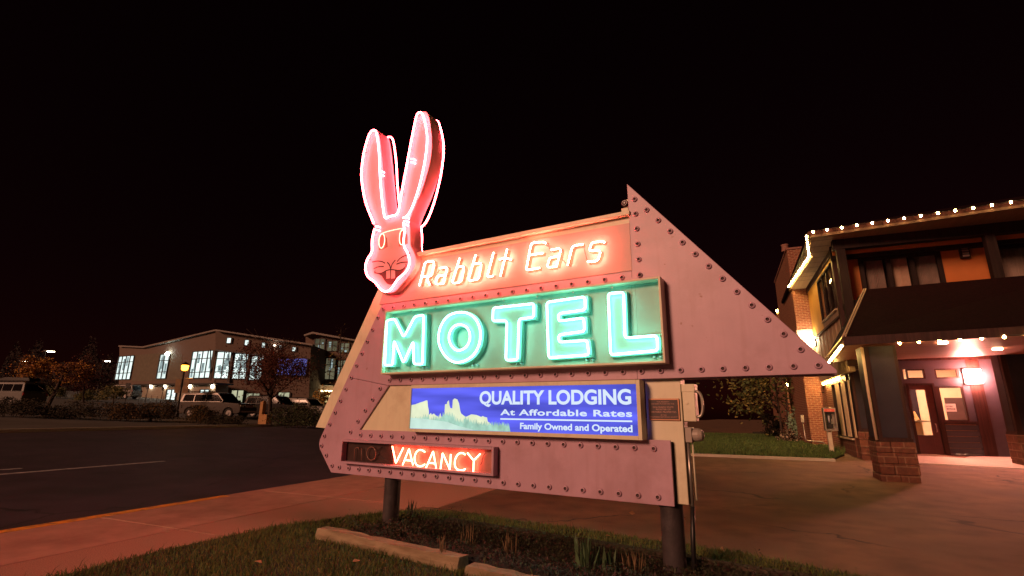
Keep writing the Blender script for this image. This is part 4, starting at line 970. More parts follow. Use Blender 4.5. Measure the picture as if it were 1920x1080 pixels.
for (x, y) in ((5.6, 22.3), (7.6, 22.8)):
    mb = MB(); mb.lathe([(.001, -.012), (.14, -.012), (.14, 0)], (x, y, oz-.002), (0, 0, 1), 16); od = mb.build('ceiling_lamp', glow('office_lamp', (1, .60, .38), 1000) if 'office_lamp' not in MATS else MATS['office_lamp'], motelb)
cnt = empty('reception_counter', (6.1, 22.0, .29), 'oak reception counter standing behind the glass office door', 'counter')
mb = MB(); mb.box((5.55, 21.9, 1.30), (6.75, 22.5, 1.35)); mb.build('counter_top', trimlight, cnt)
mb = MB()
for x in (5.58, 6.12, 6.68): mb.box((x, 21.93, .29), (x+.05, 22.47, 1.30))
mb.box((5.63, 21.95, .30), (6.68, 22.45, .62)); mb.build('counter_frame', oak, cnt)
mb = MB(); mb.box((5.63, 21.97, .78), (6.68, 22.45, .81)); mb.build('shelf', trimlight, cnt)
mb = MB(); mb.prism([(5.75, 22.0, 1.36), (6.15, 22.0, 1.36), (6.1, 22.2, 1.66), (5.75, 22.2, 1.66)], [(5.75, 22.03, 1.36), (6.15, 22.03, 1.36), (6.1, 22.23, 1.66), (5.75, 22.23, 1.66)])
tag(mb.build('brochure_stand', oak), 'slanted wooden brochure stand on the reception counter', 'stand')
cn2 = empty('front_desk', (7.6, 22.4, .29), 'orange wooden desk seen through the office window beneath the paper notice', 'desk')
mb = MB(); mb.box((6.9, 22.2, 1.28), (9.2, 22.9, 1.34)); mb.build('desk_top', oak, cn2)
mb = MB(); mb.box((6.95, 22.25, .29), (9.15, 22.85, 1.28)); mb.build('desk_body', oak, cn2)
nz_ = EW(1771, 757); n2_ = EW(1795, 772)
mb = MB(); qx0, qx1, qz0, qz1 = nz_[0], n2_[0], n2_[1], nz_[1]
mb.box((qx0, YW+.030, qz0), (qx1, YW+.034, qz1)); nt_ = mb.build('paper_notice', mat('white_paper', (.75, .68, .62), .8)); tag(nt_, 'white paper notice with two printed lines on the office window', 'notice')
mb = MB(); hh = qz1-qz0; ww = qx1-qx0
add_text(mb, 'NO PUBLIC', (qx0+ww*.12, YW+.028, qz1-hh*.42), (qx1-ww*.25, YW+.028, qz1-hh*.42), (qx0+ww*.12, YW+.028, qz1-hh*.25), (0, -1, 0), .001, .02)
add_text(mb, 'RESTROOM', (qx0+ww*.14, YW+.028, qz0+hh*.25), (qx1-ww*.10, YW+.028, qz0+hh*.25), (qx0+ww*.14, YW+.028, qz0+hh*.44), (0, -1, 0), .001, .02)
mb.build('notice_lettering', blackp, nt_)
# entrance canopy: hipped dark roof, red boarded soffit
CZ = 3.06
FL = onZ(1585, 646, CZ); FR = onZ(1920, 628, CZ); FR = FL+(FR-FL)*2.1; BL = onZ(1558.5, 678.5, CZ); TT = onY(1620, 543, 16.5)
mb = MB()
P = [FL, FR, Vector((FR.x, 18.2, CZ+.15)), Vector((BL.x, 18.2, CZ+.03)), BL]
mb.prism([p for p in P], [p+Vector((0, 0, .05)) for p in P]); can = mb.build('canopy_soffit', redwood, motelb)
mb = MB(); Q = [Vector((3.79, 18.21, CZ+.06)), Vector((FR.x, 18.21, CZ+.15)), Vector((FR.x, YW-.002, ZT-.02)), Vector((3.79, YW-.002, ZT-.02))]
mb.prism(Q, [p+Vector((0, 0, .05)) for p in Q]); mb.build('entry_soffit', redwood, motelb)
mb = MB(); u_ = Vector((0, 0, .18)); u0 = Vector((0, 0, .052)); b_ = Vector((0, .06, 0))
mb.prism([FL+Vector((-.02, -.03, -.02)), FR+Vector((0, -.03, -.02)), FR+Vector((0, -.03, .17)), FL+Vector((-.02, -.03, .17))], [FL+Vector((-.02, -.002, -.02)), FR+Vector((0, -.002, -.02)), FR+Vector((0, -.002, .17)), FL+Vector((-.02, -.002, .17))])
mb.prism([FL+Vector((-.032, 0, -.02)), BL+Vector((-.032, 0, -.02)), BL+Vector((-.032, 0, .17)), FL+Vector((-.032, 0, .17))], [FL+Vector((-.004, 0, -.02)), BL+Vector((-.004, 0, -.02)), BL+Vector((-.004, 0, .17)), FL+Vector((-.004, 0, .17))])
mb.build('canopy_fascia', dkwood, motelb)
mb = MB(); T2 = Vector((FR.x, TT.y, TT.z+.1)); k = Vector((0, 0, .171)); T3 = Vector((TT.x+.1, 18.19, TT.z)); T4 = Vector((FR.x, 18.19, TT.z+.1))
F0, F1_, B0 = FL+k+Vector((-.03, -.03, 0)), FR+k+Vector((0, -.03, 0)), BL+k+Vector((-.03, .55, 0))
mb.add([F0, F1_, T2, TT], [(0, 1, 2, 3)]); mb.add([F0, TT, T3, B0], [(0, 1, 2, 3)]); mb.add([TT, T2, T4, T3], [(0, 1, 2, 3)])
mb.build('canopy_roof', roofm, motelb)
mb = MB()
for i, dd in enumerate((0, .05)):
    mb.tube([B0+Vector((dd-.01, -dd*4, .02)), F0+Vector((dd, 0, .02+dd))], .018, 6); mb.tube([F0+Vector((dd, 0, .02)), TT+Vector((dd, 0, .02))], .018, 6)
mb.build('hip_flashing', trimlight, motelb)
mb = MB(); mb.sm = True; mb.tube([(3.02, 13.86, 3.02), (3.0, 13.84, 2.0), (3.02, 13.86, .95)], .03, 8); mb.build('downspout', trimlight, motelb)
for x, y in ((1705, 661), (1768, 642), (1831, 662), (1870, 654)):
    p = onZ(x, y, CZ+.12 if y > 655 else CZ); z = 3.2 if y > 655 else CZ
    mb = MB(); mb.lathe([(.001, -.012), (.085, -.012), (.085, .02)], (p.x, p.y, p.z-.012 if y < 655 else p.z-.02), UP, 16); mb.build('downlight', glow('downlight_glow', (1, .50, .27), 170) if 'downlight_glow' not in MATS else MATS['downlight_glow'], motelb)
# the dazzling lamps on the walls
def walllamp(c, nrm, label, col, s, r, side):
    c = Vector(c); nrm = Vector(nrm); sd_ = nrm.cross(UP)
    t = empty('wall_lamp', c, label, 'wall lamp'); mb = MB(); mb.obox(c-sd_*side*.5-UP*side*.55, sd_*side, UP*side*1.1, nrm*.06); mb.build('backplate', blackp, t)
    mb = MB(); mb.obox(c-sd_*side*.45-UP*side*.48+nrm*.061, sd_*side*.9, UP*side*.96, nrm*.10); mb.build('lens', glow('lamp_glow_'+str(int(s)), col, s), t, .02)
fl_ = EW(1822, 706); walllamp((fl_[0], YW-.001, fl_[1]), (0, -1, 0), 'dazzling white flood lamp on the wall right of the office window', (1, .30, .23), 750, 0, .46)
lp = onX(1522, 646, XSd); walllamp((XSd-.001, min(lp.y, 22.5), lp.z), (-1, 0, 0), 'bright white wall lamp on the pale siding beside the chimney', (1, .78, .45), 170, 0, .36)
# ---- strings of bulbs
def bulbs(name, pts, n, label, r=.027, sag=0):
    P = [Vector(p) for p in pts]; L = [0]
    for a, b in zip(P, P[1:]): L.append(L[-1]+(b-a).length)
    def at(d):
        for k in range(len(P)-1):
            if d <= L[k+1] or k == len(P)-2: return P[k].lerp(P[k+1], (d-L[k])/(L[k+1]-L[k]))
    t = empty('string_lights', P[0], label, 'string lights', 'strings of warm bulbs on the motel')
    mb = MB(); mb.tube([p+Vector((0, 0, .03)) for p in P], .008, 5); mb.build('wire', blackp, t)
    b0 = None
    for i in range(n):
        c = at(L[-1]*(i+.3)/(n-.4) if n > 1 else 0)
        if b0 is None:
            mb = MB(); mb.sm = True; mb.ball((0, 0, 0), r, 8, 6, (1, 1, 1.25)); b0 = mb.build('bulb', bulbm); b = b0
        else: b = b0.copy(); COL.objects.link(b)
        b.parent = t; b.location = c-Vector(P[0])
eo = Vector((-.03, -.12, .13))
bulbs('a', [e1_+eo, e1_+ed*1.05+eo], 14, 'row of widely spaced bulbs along the front roof edge above the gallery')
bulbs('b', [e1_+Vector((-.08, 0, .08)), e2_+Vector((-.08, 0, .05)), e3_+Vector((-.08, 0, .05))], 26, 'dense line of bulbs along the side eave running back to the chimney')
bulbs('c', [FL+Vector((.9, -.07, -.02)), FL+(FR-FL)*.55+Vector((0, -.07, -.02))], 8, 'row of bulbs along the front edge of the entrance canopy')
bulbs('d', [FL+Vector((-.07, 0, -.02)), BL+Vector((-.07, 0, -.02))], 13, 'dense line of bulbs up the left edge of the entrance canopy')
bulbs('e', [(X2-.1, 19.3, 2.68), (X2-.1, 22.5, 2.66)], 13, 'line of bulbs above the striped ground floor window', .03)
# rear wing far behind the chimney with lit eave
rw = empty('rear_wing', (3.0, 38, 0), 'dark rear motel wing whose lit eave shows left of the chimney', 'building')
a = onY(1456, 577, 36); mb = MB(); mb.box((a.x, 36, .2), (a.x+10, 48, a.z-.3)); mb.build('wall', brick, rw)
mb = MB(); mb.prism([(a.x-.1, 35.5, a.z-.3), (a.x+10, 35.5, a.z-.3), (a.x+10, 42, a.z+2.2), (a.x+2.2, 42, a.z+2.2)], [(a.x-.1, 35.5, a.z-.5), (a.x+10, 35.5, a.z-.5), (a.x+10, 42, a.z+2.0), (a.x+2.2, 42, a.z+2.0)]); mb.build('roof', tan, rw)
bulbs('f', [(a.x-.1, 35.4, a.z-.35), (a.x+1.1, 35.4, a.z+.95)], 9, 'short slanting line of bulbs far back left of the chimney', .05)
a = onY(1473, 716, 33); b = onY(1482, 728, 33); bulbs('g', [a, b], 6, 'short slanting line of bulbs low beside the tree left of the brick pier', .045)
# ---- payphone, conduit and bits by the wall
pb = onG(1558, 851); py = pb.y; ph = empty('payphone', (pb.x, py, pb.z), 'steel payphone booth with red header on a pale pedestal by the brick wall', 'payphone')
k_ = lambda x, y: onY(x, y, py)
mb = MB(); a = k_(1551, 808); b = k_(1565, 851); mb.box((a.x, py, pb.z-.1), (b.x, py+.16, a.z)); mb.build('pedestal', mat('pale_pedestal', (.55, .48, .36), .6), ph, .01)
mb = MB(); a = k_(1541.5, 764.5); b = k_(1571, 808); th = .03; y0, y1 = py-.12, py+.2
mb.box((a.x, y0, b.z), (a.x+th, y1, a.z)); mb.box((b.x-th, y0, b.z), (b.x, y1, a.z)); mb.box((a.x+th, y0, a.z-th), (b.x-th, y1, a.z)); mb.box((a.x+th, y0, b.z), (b.x-th, y1, b.z+.05)); mb.box((a.x+th, y1-.03, b.z+.05), (b.x-th, y1, a.z-th))
hs = mb.build('hood', silver, ph, .008)
mb = MB(); mb.box((a.x+th, y0+.01, a.z-.13), (b.x-th, y0+.03, a.z-th-.002)); hd = mb.build('header_sign', mat('red_header', (.55, .09, .07), .5), ph)
mb = MB(); add_text(mb, 'PHONE', (a.x+th+.09, y0+.008, a.z-.112), (b.x-th-.09, y0+.008, a.z-.112), (a.x+th+.09, y0+.008, a.z-.055), (0, -1, 0), .001, .02); mb.build('header_lettering', mat('faded_lettering', (.75, .3, .25), .6), hd)
mb = MB(); mb.box((a.x+.1, y1-.14, b.z+.08), (b.x-.1, y1-.031, a.z-.18)); bd = mb.build('telephone', blackp, ph, .01)
mb = MB(); mb.sm = True; cx = (a.x+b.x)/2-.02; mb.tube([(cx, y1-.17, b.z+.26), (cx-.012, y1-.2, b.z+.36), (cx, y1-.17, b.z+.48)], .024, 8); mb.build('handset', mat('pale_handset', (.45, .45, .5), .3), ph)
mb = MB()
for i in range(3):
    for j in range(4): mb.box((cx+.06+i*.035, y1-.15, b.z+.22+j*.045), (cx+.085+i*.035, y1-.139, b.z+.25+j*.045))
mb.build('keypad', silver, ph)
jb = empty('junction_box', onY(1503, 790, YC-.06), 'small grey junction box and conduit on the brick pier', 'junction box')
a = onY(1500.5, 778, YC-.05); b = onY(1508, 792, YC-.05); mb = MB(); mb.box((a.x, YC-.12, b.z), (b.x, YC-.002, a.z)); mb.build('box', mat('grey_metal_box', (.4, .36, .3), .5), jb, .01)
mb = MB(); mb.sm = True; c = (a.x+b.x)/2; p2_ = onY(1515, 826, YC-.05); p3_ = onY(1545, 829, YC-.05); mb.tube(fillet([(c, YC-.05, b.z), (c+.03, YC-.05, p2_.z), (p3_.x, YC-.05, p3_.z-.0), (p3_.x, YC-.05, p3_.z-.18)], .06), .022, 8); mb.build('conduit', silver, jb)
# ================================================================== ACROSS THE STREET
stucco = mat('beige_stucco', (.125, .085, .066), .85, .08, 3)
lapw = mat('lap_wall', (.12, .10, .07), .85, .15, 2)
dkmet = mat('dark_window_metal', (.03, .025, .024), .5)
roofmet = mat('metal_roof_edge', (.2, .17, .15), .5)
litw = glow('lit_window', (.80, .95, .90), 1.2, .25, .35)
litw2 = glow('lit_window_yellow', (.80, .80, .52), .55, .25, .5)
litw3 = glow('dim_window', (.55, .50, .30), .22, .5, .4)
shelfm = glow('window_interior', (.42, .55, .55), .6, .4, 1.2)
lib = empty('library_building', (-75, 55, 2.4), 'large two storey beige building with tall lit windows across the street', 'building')
def far_dir(x, depth):
    d = ray(x, 740); d.z = 0; return d*(depth/ray(x, 740).dot(Vector((sin(YAW), cos(YAW), 0))))
K = far_dir(404, 80); LE = far_dir(222, 92); RE = far_dir(583, 80.5)
def face(A, B, toward=None):
    t = (B-A); t.z = 0; t.normalize(); n = Vector((t.y, -t.x, 0))
    if (CPOS-A).dot(n) < 0: n = -n
    return A, t, n
FLt = face(LE, K); FRt = face(K, RE)
def fp_(F, x, y, d=0): return onP(x, y, F[0]+F[2]*d, F[2])
def fquad(mb, F, pts, d0, d1):                             # outline in picture points on facade F, between depths
    P = [onP(x, y, F[0]+F[2]*d1, F[2]) for x, y in pts]
    mb.prism(P, [p+F[2]*(d0-d1) for p in P])
def fwin(F, pts, cols, rows, m, name='window', parent=None, inner=True, bar=.14):
    # pts TL TR BR BL in the picture; squared up on the facade
    P = [onP(x, y, F[0], F[2]) for x, y in pts]; s = [(p-F[0]).dot(F[1]) for p in P]
    s0 = (s[0]+s[3])/2; s1 = (s[1]+s[2])/2; z1 = (P[0].z+P[1].z)/2; z0 = (P[2].z+P[3].z)/2
    at = lambda a, z, d: F[0]*1+F[1]*a+F[2]*d+UP*(z-F[0].z)
    mb = MB()
    def bar_(a0, a1, b0, b1): mb.obox(at(a0, b0, .02), F[1]*(a1-a0), UP*(b1-b0), F[2]*.16)
    for i in range(cols+1):
        a = lerp(s0, s1, i/cols); bar_(a-bar/2*(1.4 if i in (0, cols) else 1), a+bar/2*(1.4 if i in (0, cols) else 1), z0, z1)
    for z in [z0, z1]+[lerp(z0, z1, r) for r in rows]: bar_(s0+bar*.72, s1-bar*.72, z-bar*.4, z+bar*.4)
    fr = mb.build(name, dkmet, parent or lib)
    mb = MB(); mb.quad(at(s0, z0, .05), at(s1, z0, .05), at(s1, z1, .05), at(s0, z1, .05)); mb.build('pane', m, fr)
    if inner:
        rnd = random.Random(int(pts[0][0]))
        for _ in range(inner if inner > 1 else 6):
            wd_ = rnd.uniform(.25, .55)*(s1-s0)/max(1, cols); ht_ = rnd.uniform(.12, .45)*(z1-z0); a = rnd.uniform(s0+.1, s1-.1-wd_); zz = rnd.uniform(z0+.1, z1-.1-ht_); dd_ = .065+.004*_; mb = MB(); mb.quad(at(a, zz, dd_), at(a+wd_, zz, dd_), at(a+wd_, zz+ht_, dd_), at(a, zz+ht_, dd_)); mb.build('blind', shelfm, fr)
    return fr
mb = MB(); fquad(mb, FLt, [(224, 648.9), (267.6, 650.9), (404, 619.5), (404, 770), (222, 770)], -14, 0); mb.build('wall', stucco, lib)
mb = MB(); fquad(mb, FRt, [(404, 619.5), (583, 646), (578, 775), (404, 772)], -14.2, -.02); mb.build('wall', stucco, lib)
mb = MB(); fquad(mb, FLt, [(222, 647.5), (267.6, 649.5), (404, 617.5), (404, 620), (267.6, 652), (222, 650)], -.3, .5); fquad(mb, FRt, [(404, 617.5), (586, 645), (586, 648), (404, 620)], -.3, .9); mb.build('roof_edge', roofmet, lib)
mb = MB(); fquad(mb, FLt, [(252.5, 666), (300, 662), (341, 664), (341, 712), (247, 715)], .0, .03); mb.build('lap_wall', lapw, lib)
fwin(FLt, [(223.8, 668.2), (252.3, 667.5), (245.6, 711.6), (216.7, 711.6)], 4, (.27, .74), litw)
fwin(FLt, [(301.6, 664.8), (319.1, 664.2), (312.4, 710), (294.5, 710)], 2, (.27, .74), litw)
fwin(FLt, [(362.3, 659), (401, 658), (394.9, 709), (355.6, 709)], 4, (.22, .72), litw)
fwin(FRt, [(407, 659), (435.6, 661), (430, 710), (402, 709)], 2, (.24, .74), litw)
fwin(FRt, [(439.7, 663), (467, 664), (463, 711), (436, 710)], 2, (.24, .74), litw)
fwin(FRt, [(471.8, 667), (496, 669), (492, 713), (467.7, 712)], 2, (.24, .74), litw)
for q in ((425.4, 633, 435, 643.8), (459, 637, 468, 648), (491, 642, 499, 652), (523, 646.5, 529, 656), (548, 650, 556, 659)):
    fwin(FRt, [(q[0], q[1]), (q[2], q[1]+.8), (q[2]-.6, q[3]), (q[0]-.6, q[3])], 1, (), litw, inner=0)
fwin(FRt, [(521, 669), (578, 675), (574, 706), (518, 702)], 1, (), glow('blue_sign_glow', (.25, .27, .95), .7, .3, .5), name='blue_lit_sign', inner=0)  # emissive patch standing for the blue backlit sign on the wall
fwin(FRt, [(434, 731), (458, 732), (456.5, 755), (432, 754)], 2, (), litw2, inner=0)
fwin(FRt, [(461.5, 737), (488, 738), (486, 763), (460, 762)], 2, (.3,), litw2, inner=2)
fwin(FRt, [(522, 735), (545, 736), (543, 748), (521, 747)], 2, (), litw2, inner=0)
# lower storey, standing forward, with wall-washing lamps
mb = MB(); fquad(mb, FLt, [(236, 722), (404, 719), (404, 772), (236, 768)], .13, 2.2); lw = mb.build('lower_wall', mat('pale_block_wall', (.26, .22, .17), .9, .12, 2), lib)
mb = MB(); fquad(mb, FLt, [(250, 720), (405, 717.5), (405, 720.5), (250, 722.5)], .15, 3.0); mb.build('canopy_edge', dkmet, lib)
F2 = (FLt[0]+FLt[2]*2.22, FLt[1], FLt[2])
fwin(F2, [(250, 731), (264.5, 731), (263, 751), (248, 751)], 2, (), litw, inner=2)
fwin(F2, [(314, 730), (332, 731), (330, 751), (312, 750)], 2, (), litw, inner=2)
fwin(F2, [(377, 730), (394, 731), (392.5, 742), (375, 741)], 2, (), litw, inner=0)
for x in (284, 310, 357, 399):
    p = onP(x, 727, F2[0], F2[2]); mb = MB(); mb.obox(p-F2[1]*.15, F2[1]*.3, UP*.35, F2[2]*.2); mb.build('sconce', glow('sconce_glow', (1, .86, .62), 45) if 'sconce_glow' not in MATS else MATS['sconce_glow'], lib)
mb = MB(); fquad(mb, FRt, [(404, 657), (500, 667.5), (500, 664.5), (404, 654.5)], .2, 1.6); mb.build('window_canopy', dkmet, lib)
for x, y in ((437.5, 662), (469.6, 665), (403.5, 659), (498, 668)):
    a = onP(x, y, FRt[0], FRt[2]); mb = MB(); mb.tube([a-UP*3.8+FRt[2]*.2, a+UP*.1+FRt[2]*1.4], .09, 5); mb.build('canopy_strut', dkmet, lib)
    mb = MB(); mb.obox(a-UP*4.6-FRt[1]*.2+FRt[2]*.2, FRt[1]*.4, UP*4.8, FRt[2]*.15); mb.build('pilaster', dkmet, lib)
p = onP(317.5, 664, FLt[0], FLt[2]); mb = MB(); mb.ball(p+FLt[2]*.35, .32, 10, 6); mb.build('flood_lamp', glow('flood_glow', (.82, 1, .88), 60), lib)
p = onP(513, 649, FRt[0], FRt[2]); mb = MB(); mb.obox(p+FRt[2]*.1, FRt[1]*.6, UP*.14, FRt[2]*.5); mb.build('gable_lamp', glow('gable_lamp_glow', (1, .8, .6), 12), lib)
# annex
A1, A2 = far_dir(573, 88), far_dir(672, 88); FA = face(A1, A2)
ann = empty('annex_building', A1+Vector((0, 0, 2)), 'three storey glazed annex with dim gridded windows seen left of the neon sign', 'building')
mb = MB(); fquad(mb, FA, [(573, 626), (586, 624), (672, 640), (672, 775), (573, 775)], -12, 0); mb.build('wall', mat('brown_cladding', (.14, .09, .07), .8, .15, 1), ann)
mb = MB(); fquad(mb, FA, [(570, 627), (586, 622), (674, 638), (674, 641), (586, 625.5), (570, 630)], -1, 1.2); mb.build('roof_edge', roofmet, ann)
for pts, c, r in (([(591, 633.6), (610, 637), (609, 657), (589.5, 654)], 2, (.5,)), ([(614.4, 637.7), (633.8, 641), (632.5, 660), (613, 657)], 2, (.5,)), ([(637.5, 641.8), (656, 645), (654.5, 663), (636, 660)], 2, (.5,)),
                  ([(588.5, 667), (607.5, 670), (604.5, 711), (586, 710)], 2, (.35, .68)), ([(611, 670), (630.5, 673), (628, 712), (608.5, 711)], 2, (.35, .68)), ([(634, 674), (652, 677), (650, 713), (631.5, 712)], 2, (.35, .68))):
    fwin(FA, pts, c, r, litw3, 'window', ann, 2)
mb = MB(); fquad(mb, FA, [(596, 731), (655, 733), (655, 736), (596, 734)], .1, 2); mb.build('entry_lamp', glow('terrace_glow', (1, .75, .36), 6), ann)
fwin(FA, [(590, 737), (655, 739), (654, 756), (589, 754)], 5, (), glow('terrace_window', (1, .72, .30), .8, .6, .6), 'window', ann, 0)
mb = MB(); fquad(mb, FA, [(583, 718), (660, 722), (660, 725), (583, 721)], .1, 2.4); mb.build('terrace_rail', dkmet, ann)
# ---- vegetation
bark = mat('dark_bark', (.045, .028, .020), .9, .3, 10)
def crown(root, c, rx, ry, rz, n, size, m, seed, name='crown', clumps=14, gap=.5):
    rnd = random.Random(seed); mb = MB(); C_ = Vector(c); cl = []
    for _ in range(clumps):
        while True:
            v = Vector((rnd.uniform(-1, 1), rnd.uniform(-1, 1), rnd.uniform(-1, 1)))
            if .15 < v.length < 1: break
        cl.append((v, rnd.uniform(.22, .42)))
    for k in range(n):
        if rnd.random() < gap: v, r = rnd.choice(cl); p = v+Vector((rnd.gauss(0, r*.55), rnd.gauss(0, r*.55), rnd.gauss(0, r*.5)))
        else:
            p = Vector((rnd.gauss(0, .5), rnd.gauss(0, .5), rnd.gauss(0, .45)))
        q = C_+Vector((p.x*rx, p.y*ry, p.z*rz)); s_ = size*rnd.uniform(.6, 1.3)
        a = Vector((rnd.gauss(0, 1), rnd.gauss(0, 1), rnd.gauss(0, 1))).normalized(); b = a.orthogonal().normalized()
        mb.mi = rnd.randrange(len(m)); mb.add([q-a*s_, q+b*s_*.55, q+a*s_, q-b*s_*.55], [(0, 1, 2, 3)])
    return mb.build(name, m, root)
def limbs(root, base, top, r, n, spread, seed, lean=None, curve=0):
    rnd = random.Random(seed); B = Vector(base); T = Vector(top); mb = MB(); mb.sm = True
    mid = B.lerp(T, .5)+Vector((curve, 0, 0)); path = chaikin([tuple(B), tuple(mid), tuple(T)], 2); mb.tube(path, r, 7, r2=r*.3)
    for k in range(n):
        t = rnd.uniform(.3, .95); p = B.lerp(mid, t*2) if t < .5 else mid.lerp(T, t*2-1); a = rnd.uniform(0, 2*pi); l = spread*rnd.uniform(.5, 1)*(1.2-t*.5)
        q = p+Vector((l*cos(a), l*sin(a), l*rnd.uniform(.3, .9))); m_ = p.lerp(q, .5)+Vector((0, 0, l*.08)); mb.tube([p, m_, q], r*.42*(1.2-t), 5, r2=r*.08)
        for _ in range(2): mb.tube([m_, m_+Vector((rnd.uniform(-1, 1), rnd.uniform(-1, 1), rnd.uniform(.2, 1)))*l*.5], r*.18*(1.2-t), 4, r2=r*.05)
    return mb.build('trunk', bark, root)
def gpt(x, depth):
    p = far_dir(x, depth); return Vector((p.x, p.y, zg(p.x, p.y)))
def pxh(depth): return depth/FPX                         # metres per picture pixel at a depth
def tree(name, x, depth, y_top, y_crown, w_px, label, m, n, seed, size=.1, lean_px=0, nl=14, clumps=14, trunk_r=.11, group=None, gap=.6, xc=None, top_bare=0):
    b = gpt(x, depth); top = onP(x+lean_px if xc is None else xc, y_top, b, Vector((sin(YAW), cos(YAW), 0))); cb_ = onP(x+lean_px if xc is None else xc, y_crown, b, Vector((sin(YAW), cos(YAW), 0)))
    t = empty(name, b, label, 'tree', group); k = pxh(depth)
    limbs(t, b-UP*.1, top-UP*.2, trunk_r, nl, w_px*k*.45, seed, curve=0)
    crown(t, (cb_+top)/2, w_px*k*.42, w_px*k*.42, (top.z-cb_.z)*.45, n, size, m, seed, clumps=clumps, gap=gap)
    return t
redl = [mat('red_leaf', (.09, .018, .012), .7, .3), mat('dark_red_leaf', (.08, .018, .014), .7, .3), mat('rust_leaf', (.11, .032, .012), .7, .3)]
orl = [mat('orange_leaf', (.40, .15, .02), .7, .3), mat('gold_leaf', (.50, .26, .035), .7, .3), mat('brown_leaf', (.10, .035, .01), .7, .3)]
grl = [mat('olive_leaf', (.10, .10, .03), .7, .3), mat('green_leaf', (.06, .085, .03), .7, .3), mat('yellow_green_leaf', (.20, .17, .05), .7, .3)]
drk = [mat('night_leaf', (.016, .011, .008), .8, .3), mat('night_leaf_red', (.024, .009, .007), .8, .3)]
tree('maple_tree', 512, 33, 640, 742, 150, 'large dark red leaved tree standing before the lit building', redl, 11000, 21, .055, nl=30, clumps=26, trunk_r=.16)
tree('ornamental_tree', 62, 52, 664, 722, 58, 'golden orange leaved small tree behind the white vehicle', orl, 3200, 5, .10, clumps=14, gap=.8)
tree('ornamental_tree', 88, 31, 675, 722, 74, 'leaning orange tinged tree with a slanting dark trunk in the parking bed', orl[::-1]+redl[:1], 2200, 6, .055, xc=132, clumps=12, gap=.85, trunk_r=.16)
tree('ornamental_tree', 160, 56, 668, 735, 62, 'sparse dark red tree beneath the right hand parking lamp', redl, 2000, 7, .09, clumps=12)
tree('ornamental_tree', 216, 50, 722, 745, 52, 'low olive leaved bush tree in front of the pale vehicle', grl, 1800, 8, .075, clumps=12, trunk_r=.06)
tree('bare_tree', 640, 42, 612, 735, 60, 'thin bare branched tree in front of the glazed annex', [grl[2], redl[2]], 260, 9, .08, nl=40, clumps=10, trunk_r=.08)
tree('bare_tree', 606, 60, 728, 756, 40, 'yellow lit leafy shrub tree at the annex entrance', [grl[2], orl[1]], 700, 10, .12, nl=10, clumps=10, trunk_r=.06)
def bush(x, depth, w_px, h_px, label, m, n, seed, size=.08, name='hedge_shrub', group='low shrubs across the street', y=None):
    b = gpt(x, depth); k = pxh(depth); t = empty(name, b, label, 'shrub', group)
    rnd = random.Random(seed); mb = MB(); W_, H_ = w_px*k/2, h_px*k
    lob = [(rnd.uniform(-.75, .75), rnd.uniform(.5, 1), rnd.uniform(.3, .55)) for _ in range(max(4, int(w_px/14)))]
    rr = Vector((cos(YAW), -sin(YAW), 0)); ff = Vector((sin(YAW), cos(YAW), 0))
    for _ in range(int(n*2.2)):
        lx, lh, lw_ = rnd.choice(lob); a = rnd.gauss(lx, lw_*.35); h = H_*lh*sqrt(max(0, 1-((a-lx)/lw_)**2 if abs(a-lx) < lw_ else 0))*rnd.uniform(.2, 1.05)
        q = b+rr*a*W_+ff*rnd.gauss(0, .35)+UP*max(.03, h); d = Vector((rnd.gauss(0, 1), rnd.gauss(0, 1), rnd.gauss(0, 1))).normalized(); e = d.orthogonal().normalized(); s_ = size*.62*rnd.uniform(.6, 1.3)
        mb.mi = rnd.randrange(len(m)); mb.add([q-d*s_, q+e*s_*.5, q+d*s_, q-e*s_*.5], [(0, 1, 2, 3)])
    mb.build('foliage', m, t); mb = MB()
    for _ in range(9):
        a = rnd.uniform(-.6, .6)*W_; mb.tube([b+rr*a*.5-UP*.05, b+rr*a+UP*H_*.6], .02, 4, r2=.005)
    mb.build('stem', bark, t); return t
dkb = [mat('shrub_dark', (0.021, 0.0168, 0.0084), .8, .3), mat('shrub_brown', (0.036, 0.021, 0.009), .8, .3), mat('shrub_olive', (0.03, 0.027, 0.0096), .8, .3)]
amb = [mat('shrub_amber_lit', (.14, .075, .018), .8, .3), dkb[1], dkb[2]]  # the lantern's amber light is put into this leaf colour
bush(35, 29, 110, 40, 'dark tangled shrub before the white roof boxed vehicle', dkb, 1800, 31)
bush(145, 29.5, 100, 32, 'low dark shrub under the slanting trunk', dkb, 1500, 32)
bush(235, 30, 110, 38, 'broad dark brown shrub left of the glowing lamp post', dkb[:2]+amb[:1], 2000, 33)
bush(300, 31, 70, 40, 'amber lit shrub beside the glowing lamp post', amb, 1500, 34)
bush(372, 31, 80, 36, 'amber lit and dark shrub right of the glowing lamp post', amb, 1500, 35)
bush(430, 30, 70, 20, 'low dark shrub beneath the front of the silver vehicle', dkb, 900, 36)
bush(562, 31, 110, 42, 'rounded dark green hedge below the parked white vehicle', [dkb[0], dkb[2], grl[1]], 2400, 37)
bush(104, 62, 60, 26, 'green grassy shrub row behind the parking aisle, below the orange tree', grl, 900, 38, .14)
bush(175, 60, 70, 26, 'yellow green shrub row behind the parking aisle', grl, 1100, 39, .14)
bush(640, 31, 80, 40, 'dark hedge hidden partly behind the sloping edge of the neon sign', dkb, 900, 40)
